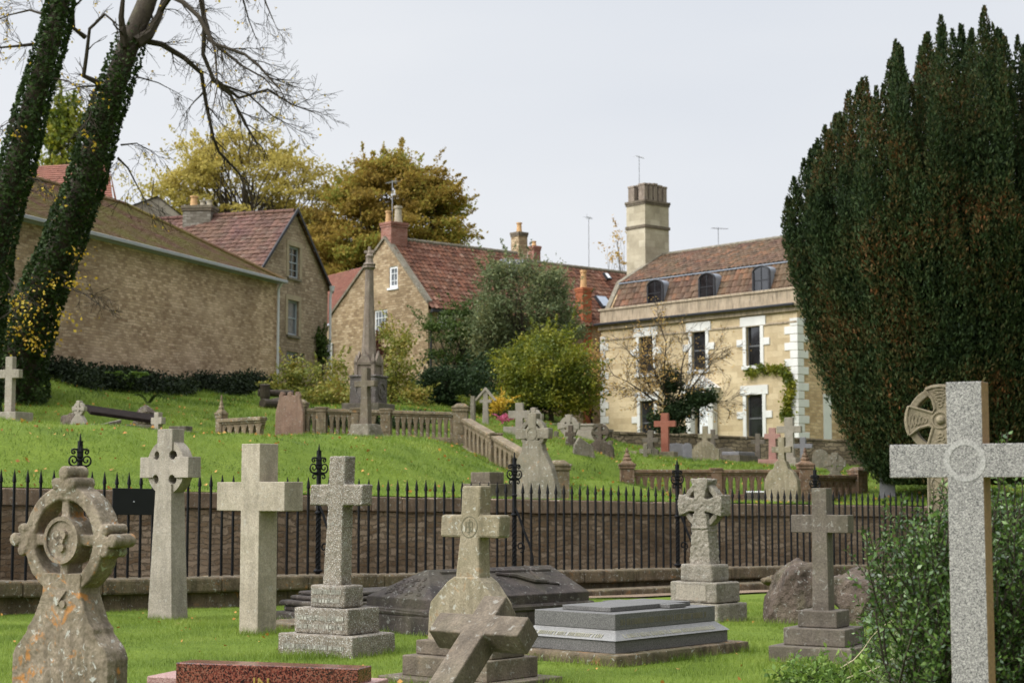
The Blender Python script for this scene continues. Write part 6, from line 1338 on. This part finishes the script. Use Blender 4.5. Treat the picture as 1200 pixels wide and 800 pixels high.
# ---- irish yew ------------------------------------------------------------------
YD = 50.; yx = P(1118, 575, YD).x; zy = gz(yx, YD); yew = empty('irish_yew', (yx, YD, zy), 0, 'huge dark Irish yew of many upright plumes filling the right side', 'tree')
def yz(py): return Z(py, YD)
rs = random.Random(4); V = []; TP = []
def plume(bx, by, R, ang, ztop, r0, n):
    tx = R * cos(ang); ty = R * sin(ang); H0 = ztop - zy; t = np.sqrt(rng.random(n)) ; t = rng.random(n) ** .85
    zz_ = .25 + t * (H0 - .25); f = np.interp(zz_, [0, 1.0, 2.4, 3.9, 5.0, 6.4, 7.4, 9.5, 14], [.36, .52, .66, .77, .83, .92, .98, 1.0, .96]); cx = yx + tx * f; cy = YD + ty * f; cz = zy + .25 + t * (H0 - .25)
    a = rng.random(n) * 2 * pi; rr = r0 * np.interp(t, [0, .1, .6, .9, 1], [.8, 1.05, 1.0, .62, .05]) * (1 + .28 * np.sin(cz * 5 + ang * 9) * np.sin(a * 2 + cz * 2.2) + .15 * rng.normal(size=n)) * (.75 + .3 * rng.random(n))
    p = np.stack([cx + np.cos(a) * rr, cy + np.sin(a) * rr, cz], 1); d = np.stack([np.cos(a) * .55, np.sin(a) * .55, np.full(n, .95)], 1); return p, d
Pp = []; Dd = []
def ytop(R, ang):
    px = 1118 + R * cos(ang) * 40
    px = px + 8 * np.sign(1118 - px) * (abs(px - 1118) > 60); base = np.interp(px, [920, 940, 962, 985, 1010, 1035, 1060, 1090, 1130, 1170, 1200, 1240, 1300], [268, 212, 176, 138, 104, 74, 50, 32, 26, 28, 42, 70, 150])
    return base
k = 0
for R, cnt, n0, r0 in ((0.6, 6, 3400, .46), (1.6, 14, 3400, .46), (2.5, 24, 3200, .45), (3.2, 30, 3200, .43), (3.8, 38, 3000, .40), (4.3, 44, 2900, .38), (4.65, 50, 2700, .35)):
    for i in range(cnt):
        ang = 2 * pi * (i + rs.uniform(-.3, .3)) / cnt; Rr_ = R * rs.uniform(.93, 1.06)
        if sin(ang) > .45 and R > 2: continue
        if sin(ang) > .1 and R > 4.4: continue
        front = max(0, -sin(ang)); py = ytop(Rr_, ang) + rs.uniform(0, 12) + front * (R / 4.5) ** 2 * rs.uniform(10, 230)
        p, d = plume(0, 0, Rr_, ang, yz(py), r0 * rs.uniform(.8, 1.15), n0); Pp.append(p); Dd.append(d)
        if rs.random() < .7:       # a thin leader beside it
            p, d = plume(0, 0, Rr_ * rs.uniform(.9, 1.04), ang + rs.uniform(-.1, .1), yz(py + rs.uniform(-2, 30)), r0 * .75, n0 // 2); Pp.append(p); Dd.append(d)
Pp = np.concatenate(Pp); Dd = np.concatenate(Dd); leaves('foliage', Pp, .125, M['yew'], yew, Dd, .40, .35, fold=.3)
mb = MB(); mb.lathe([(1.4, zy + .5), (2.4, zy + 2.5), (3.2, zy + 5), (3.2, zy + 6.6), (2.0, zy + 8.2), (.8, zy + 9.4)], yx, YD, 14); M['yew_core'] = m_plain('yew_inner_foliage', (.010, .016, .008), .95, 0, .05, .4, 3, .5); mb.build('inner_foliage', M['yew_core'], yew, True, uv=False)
mb = MB(); mb.tube([(yx, YD, zy - .4), (yx, YD, zy + 1.4)], [.7, .5], 10); mb.build('trunk', M['bark'], yew, True, uv=False)
# ---- glossy shrub round the granite cross ----------------------------------------
def leafy_shrub(name, px, D, label, tipspec, mat, size, seed, nl=10, r0=.012):
    rnd = random.Random(seed); x = P(px, 575, D).x; z = gz(x, D); r = empty(name, (x, D, z), 0, label, 'bush'); mb = MB(); C = []; Dr = []
    for (tx, ty, dd, n, sp) in tipspec:
        for _ in range(n):
            e = P(tx + rnd.gauss(0, sp), ty + rnd.gauss(0, sp), D + dd + rnd.gauss(0, .25)); e.z = max(e.z, z + .08)
            s = Vector((x + (e.x - x) * .35 + rnd.gauss(0, .08), D + rnd.gauss(0, .12), z)); q = wob(s, e, 8, .05); mb.tube(q, [r0 * (1 - .75 * i / 8) for i in range(9)], 4, cap=False)
            for i in range(2, 9):
                d = (q[i] - q[i - 1]).normalized()
                sub = [(q[i - 1], q[i])]
                if i < 8 and rnd.random() < .85:
                    a = (d + Vector((rnd.gauss(0, .7), rnd.gauss(0, .7), rnd.gauss(0, .4)))).normalized(); L = rnd.uniform(.12, .3); e2 = q[i] + a * L; mb.tube([q[i], e2], [r0 * .4, r0 * .15], 3, cap=False); sub.append((q[i], e2))
                for (a0, b0) in sub:
                    dv = (b0 - a0).normalized(); w = dv.orthogonal().normalized(); w2 = dv.cross(w); kk = max(3, int((b0 - a0).length / (size * .36)))
                    for j in range(kk):
                        c = a0.lerp(b0, (j + .5) / kk); an = j * 2.4 + rnd.random(); o = w * cos(an) + w2 * sin(an); dd_ = (o * .9 + dv * .7).normalized(); C.append(tuple(c + dd_ * size * .5)); Dr.append(tuple(dd_))
    leaves('foliage', np.array(C), size, M[mat], r, np.array(Dr), .52, .18, fold=.22); mb.build('stems', M['twig'], r, True, uv=False); return r
leafy_shrub('glossy_shrub', 1120, 9.6, 'glossy dark green shrub filling the lower right corner behind the granite cross',
    [(1065, 610, 0, 12, 22), (1080, 650, -.3, 14, 26), (1105, 600, .2, 10, 20), (1100, 660, -.2, 16, 26), (1105, 700, -.3, 18, 24), (1110, 740, -.5, 16, 26), (1195, 600, 0, 10, 18), (1190, 650, 0, 14, 24), (1195, 710, 0, 14, 24), (1180, 770, -.3, 12, 24), (1160, 640, .5, 14, 24), (1200, 560, .1, 4, 10), (1178, 510, .1, 3, 5), (1160, 590, .4, 6, 14), (1230, 640, 0, 10, 30), (1010, 625, -.1, 3, 6), (1100, 575, 0, 3, 8), (1100, 780, -.6, 14, 20), (1095, 690, .2, 12, 30), (1120, 620, .3, 12, 24), (1140, 700, .3, 14, 30), (1110, 640, .4, 14, 34), (1190, 740, .2, 14, 30), (1090, 620, .1, 16, 24), (1110, 690, 0, 20, 34), (1195, 680, .1, 18, 24), (1070, 680, 0, 10, 22), (1180, 600, .2, 10, 18)], 'box', .034, 3)
leafy_shrub('low_shrub', 1030, 14.5, 'small glossy seedling shrub on the grass beside the dark boulder', [(1030, 725, 0, 7, 10), (1040, 735, 0, 4, 8)], 'box', .05, 8, r0=.008)
leafy_shrub('nettle_patch', 985, 13.4, 'light green weeds along the bottom edge right of centre', [(930, 800, 0, 8, 10), (960, 792, 0, 10, 9), (1000, 795, 0, 10, 10), (1035, 785, .1, 9, 10), (1060, 770, 0, 6, 8), (975, 808, -.3, 10, 10)], 'nettle', .055, 9, r0=.006)
leafy_shrub('bramble_patch', 1075, 12.4, 'grey green straggly bramble at the foot of the glossy shrub', [(1060, 745, 0, 8, 14), (1085, 775, -.2, 10, 16), (1050, 790, 0, 8, 12)], 'olive', .04, 10, r0=.006)
x = P(1020, 575, 13.2).x; mb = MB()
for a, b_ in (((985, 782), (1062, 715)), ((1000, 800), (985, 760)), ((1030, 800), (1012, 768)), ((990, 795), (1070, 760))):
    mb.tube(wob(P(*a, 13.2), P(*b_, 13.0), 6, .05), [.006, .005, .005, .004, .004, .003, .003], 5)
M['straw'] = m_plain('dead_stalk', (.42, .36, .22), .9); tag(mb.build('dead_stalks', M['straw'], None, uv=False), 'pale dead stalks among the weeds at the bottom right', 'stalks')
# ---- grass ------------------------------------------------------------------------
def grass(name, X, Y, Zv, h, w, mat, lean=.35):
    n = len(X); a = rng.random(n) * 2 * pi; hh = h * rng.uniform(.5, 1.35, n); lx = rng.normal(size=n) * lean * hh; ly = rng.normal(size=n) * lean * hh
    c = np.stack([X, Y, Zv - .01], 1); s = np.stack([np.cos(a), np.sin(a), 0 * a], 1) * (w * rng.uniform(.6, 1.3, n))[:, None]
    top = c + np.stack([lx, ly, hh], 1); V = np.stack([c - s, c + s, top], 1); o = link(name, np_mesh(name, V, 3), M[mat]); return tag(o, kind='stuff')
n = 400000; D_ = 12.6 + 16.5 * rng.random(n) ** .8; u = rng.uniform(-.40, .40, n); X = u * D_; t, nn_ = tn(X, D_); ok = nn_ < -.5; X = X[ok]; Y = D_[ok]; t = t[ok]; nn_ = nn_[ok]
pat = .5 + .5 * np.sin(X * 1.3 + 1.7 * np.sin(Y * .9)) * np.sin(Y * 1.1 + X * .6)
ok = ~((nn_ > -1.8) & (t > 7) & (rng.random(len(X)) < .85)); X = X[ok]; Y = Y[ok]; pat = pat[ok]
wear = np.sin(X * 2.3 + np.sin(Y * 1.9) * 1.3) * np.sin(Y * 2.7 + X * .9) + .5 * np.sin(X * 6.1) * np.sin(Y * 5.3 + X); kp = rng.random(len(X)) > np.clip((wear - .55) * 1.3, 0, .75); X = X[kp]; Y = Y[kp]; pat = pat[kp]
grass('grass', X, Y, near(X, Y), .026 + .036 * pat, .0026, 'grass')
# long tufts at the stones
tf = []
for px, D, sx, cnt in [(365, 16.6, .45, 700), (428, 16.9, .3, 200), (304, 19.2, .3, 220), (199, 22.3, .35, 220), (610, 16.4, .3, 200), (690, 15.9, .5, 260), (800, 16.4, .7, 420), (870, 17.2, .3, 200), (655, 14.4, .35, 260), (930, 15.9, .5, 260), (1010, 16.2, .4, 220), (700, 26.3, .45, 800), (825, 21.5, .6, 260), (900, 21.2, .4, 200), (500, 18.6, .5, 200), (140, 12.5, .4, 200), (470, 15, .5, 260)]:
    x = P(px, 575, D).x; q = rng.normal(size=(cnt, 2)) * [sx * .5, .12]; tf.append(np.stack([x + q[:, 0], D + q[:, 1]], 1))
for px, D, rot, w_, d_ in [(199, 22.4, -37, .5, .3), (304, 19.4, -40, .34, .32), (396, 17.1, -33, .97, .72), (551, 14.6, -40, 1.28, .98), (563, 20.5, -47, 1.28, 2.64), (733, 17.0, -42, 1.48, 2.18), (825, 22.1, -42, .9, .7), (963, 16.45, -30, .86, .84), (438, 22.6, -47, 1.24, 2.34), (318, 12.3, -18, 1.5, .5), (937, 21.6, -20, 1.0, .8), (1000, 21.2, 20, 1.0, .8)]:
    x = P(px, 575, D).x; per_ = 2 * (w_ + d_); cnt = int(per_ * 170); q = rng.random(cnt) * per_; e = np.where(q < w_, 0, np.where(q < w_ + d_, 1, np.where(q < 2 * w_ + d_, 2, 3)))
    lx = np.select([e == 0, e == 1, e == 2, e == 3], [q - w_ / 2, w_ / 2 + 0 * q, w_ / 2 - (q - w_ - d_), -w_ / 2 + 0 * q]); ly = np.select([e == 0, e == 1, e == 2, e == 3], [-d_ / 2 + 0 * q, q - w_ - d_ / 2, d_ / 2 + 0 * q, d_ / 2 - (q - 2 * w_ - d_)])
    lx = lx + rng.normal(size=cnt) * .025; ly = ly + rng.normal(size=cnt) * .025; a = radians(rot); keep = np.sin(q * 5.3) + np.sin(q * 13.1) + rng.normal(size=cnt) * .6 > -.3
    tf.append(np.stack([x + lx * cos(a) - ly * sin(a), D + lx * sin(a) + ly * cos(a)], 1)[keep])
tf = np.concatenate(tf); grass('grass_tufts', tf[:, 0], tf[:, 1], near(tf[:, 0], tf[:, 1]), .085, .0032, 'grass', .35)
n = 410000; tt = rng.uniform(-18, 42, n); nn_ = WN + .15 + 28 * rng.random(n) ** 1.35; X, Y = xy(tt, nn_); ok = (np.abs(X / Y) < .38) & (Y < 68); X = X[ok]; Y = Y[ok]
wear = np.sin(X * 1.7 + np.sin(Y * 1.1) * 1.5) * np.sin(Y * 1.9 + X * .7) + .5 * np.sin(X * 4.3) * np.sin(Y * 3.9 + X); kp = rng.random(len(X)) > np.clip((wear - .5) * 1.3, 0, .7); X = X[kp]; Y = Y[kp]
sz = Y / 36.; pt = .5 + .5 * np.sin(X * .9 + 2 * np.sin(Y * .55)) * np.sin(Y * .8 + X * .5 + np.sin(X * 1.7)); grass('lawn_grass', X, Y, upper(X, Y), (.045 + .05 * pt) * sz, .007 * sz, 'grass2', .5)
n = 3600; tt = rng.uniform(-16, 40, n); nn_ = WN + .2 + 26 * rng.random(n); X, Y = xy(tt, nn_); n2 = 420; D2 = rng.uniform(14, 25, n2); X2 = rng.uniform(-.32, .32, n2) * D2
X3 = X[rng.random(len(X)) < .9]; Y3 = Y[:len(X3)]; C = np.concatenate([np.stack([X, Y, upper(X, Y) + .05], 1), np.stack([X2, D2, near(X2, D2) + .03], 1)])
C = C[(np.abs(C[:, 0] / C[:, 1]) < .34)]; C = C[(C[:, 1] > 27) | (rng.random(len(C)) < .5)]
d = rng.normal(size=(len(C), 3)) * [1, 1, .35]; o = leaves('fallen_leaves', C, np.where(C[:, 1] > 27, .085, .045)[:, None].ravel(), M['dry'], None, d, .75, .05); tag(o, kind='stuff')
# ------------------------------------------------------------ sky, light, camera
w = bpy.data.worlds.new('World'); sc.world = w; w.use_nodes = True; nt = w.node_tree; nt.nodes.clear(); N = nt.nodes.new; Lk = nt.links.new
out = N('ShaderNodeOutputWorld'); SUNEL, SUNAZ = 38, 250
sky = N('ShaderNodeTexSky'); sky.sky_type = 'NISHITA'; sky.sun_disc = False; sky.sun_elevation = radians(SUNEL); sky.sun_rotation = radians(SUNAZ); sky.dust_density = 4
bg1 = N('ShaderNodeBackground'); Lk(sky.outputs[0], bg1.inputs[0]); bg1.inputs[1].default_value = .05
tc = N('ShaderNodeTexCoord'); sep = N('ShaderNodeSeparateXYZ'); Lk(tc.outputs['Generated'], sep.inputs[0])
mp = N('ShaderNodeMapping'); mp.inputs['Scale'].default_value = (1, 1, 3.5); Lk(tc.outputs['Generated'], mp.inputs[0]); nz = N('ShaderNodeTexNoise'); Lk(mp.outputs[0], nz.inputs['Vector']); nz.inputs['Scale'].default_value = 1.6; nz.inputs['Detail'].default_value = 4; nz.inputs['Roughness'].default_value = .45
cr = N('ShaderNodeValToRGB'); Lk(nz.outputs[0], cr.inputs[0]); cr.color_ramp.elements[0].position = .3; cr.color_ramp.elements[0].color = (.70, .75, .835, 1); cr.color_ramp.elements[1].position = .7; cr.color_ramp.elements[1].color = (.875, .90, .94, 1)
mr = N('ShaderNodeMapRange'); Lk(sep.outputs['Z'], mr.inputs[0]); mr.inputs[1].default_value = .30; mr.inputs[2].default_value = .95; mr.inputs[3].default_value = 1.0; mr.inputs[4].default_value = 2.7; mr.interpolation_type = 'SMOOTHSTEP'
# glow added to the unseen sky behind left, brightening the stones' left-facing fronts
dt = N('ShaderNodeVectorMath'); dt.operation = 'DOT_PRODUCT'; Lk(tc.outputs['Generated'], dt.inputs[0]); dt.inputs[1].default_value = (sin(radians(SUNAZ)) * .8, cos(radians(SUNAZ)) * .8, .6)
def wm(op, a, b): q = N('ShaderNodeMath'); q.operation = op; Lk(a, q.inputs[0]); (Lk(b, q.inputs[1]) if not isinstance(b, float) else setattr(q.inputs[1], 'default_value', b)); return q.outputs[0]
d2 = N('ShaderNodeVectorMath'); d2.operation = 'DOT_PRODUCT'; Lk(tc.outputs['Generated'], d2.inputs[0]); d2.inputs[1].default_value = (.82, -.57, 0)   # unseen sky behind right, dimmed on purpose to deepen the stones' right sides
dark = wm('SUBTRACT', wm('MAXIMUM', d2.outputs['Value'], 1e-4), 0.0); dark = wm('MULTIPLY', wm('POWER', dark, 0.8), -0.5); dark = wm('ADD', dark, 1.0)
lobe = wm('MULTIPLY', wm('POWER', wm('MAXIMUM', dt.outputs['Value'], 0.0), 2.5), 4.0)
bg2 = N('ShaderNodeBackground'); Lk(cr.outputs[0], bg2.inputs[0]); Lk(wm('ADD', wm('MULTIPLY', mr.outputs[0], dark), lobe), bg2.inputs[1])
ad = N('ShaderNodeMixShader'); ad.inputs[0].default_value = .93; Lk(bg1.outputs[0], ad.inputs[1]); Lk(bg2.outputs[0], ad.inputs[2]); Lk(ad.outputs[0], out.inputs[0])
l = bpy.data.lights.new('sun', 'SUN'); l.energy = 1.7; l.angle = radians(22); l.color = (1, .96, .90); so = bpy.data.objects.new('sun', l); COL.objects.link(so)
az = radians(SUNAZ); dv = Vector((sin(az) * cos(radians(SUNEL)), cos(az) * cos(radians(SUNEL)), sin(radians(SUNEL)))); so.rotation_euler = (-dv).to_track_quat('-Z', 'Y').to_euler()
cam = bpy.data.cameras.new('camera'); co = bpy.data.objects.new('camera', cam); COL.objects.link(co); sc.camera = co
cam.sensor_width = 36; cam.lens = FPX / 1200 * 36; cam.clip_start = .1; cam.clip_end = 6000; co.location = (0, 0, EYE); co.rotation_euler = (pi / 2 + PITCH, 0, 0)
cam.dof.use_dof = True; cam.dof.focus_distance = 15.5; cam.dof.aperture_fstop = 3.8
sc.view_settings.view_transform = 'Standard'; sc.view_settings.look = 'None'; sc.view_settings.exposure = 0; sc.view_settings.gamma = 1
sc.cycles.use_denoising = True; sc.cycles.max_bounces = 6; sc.cycles.diffuse_bounces = 3; sc.cycles.transparent_max_bounces = 4; sc.cycles.caustics_reflective = False; sc.cycles.caustics_refractive = False
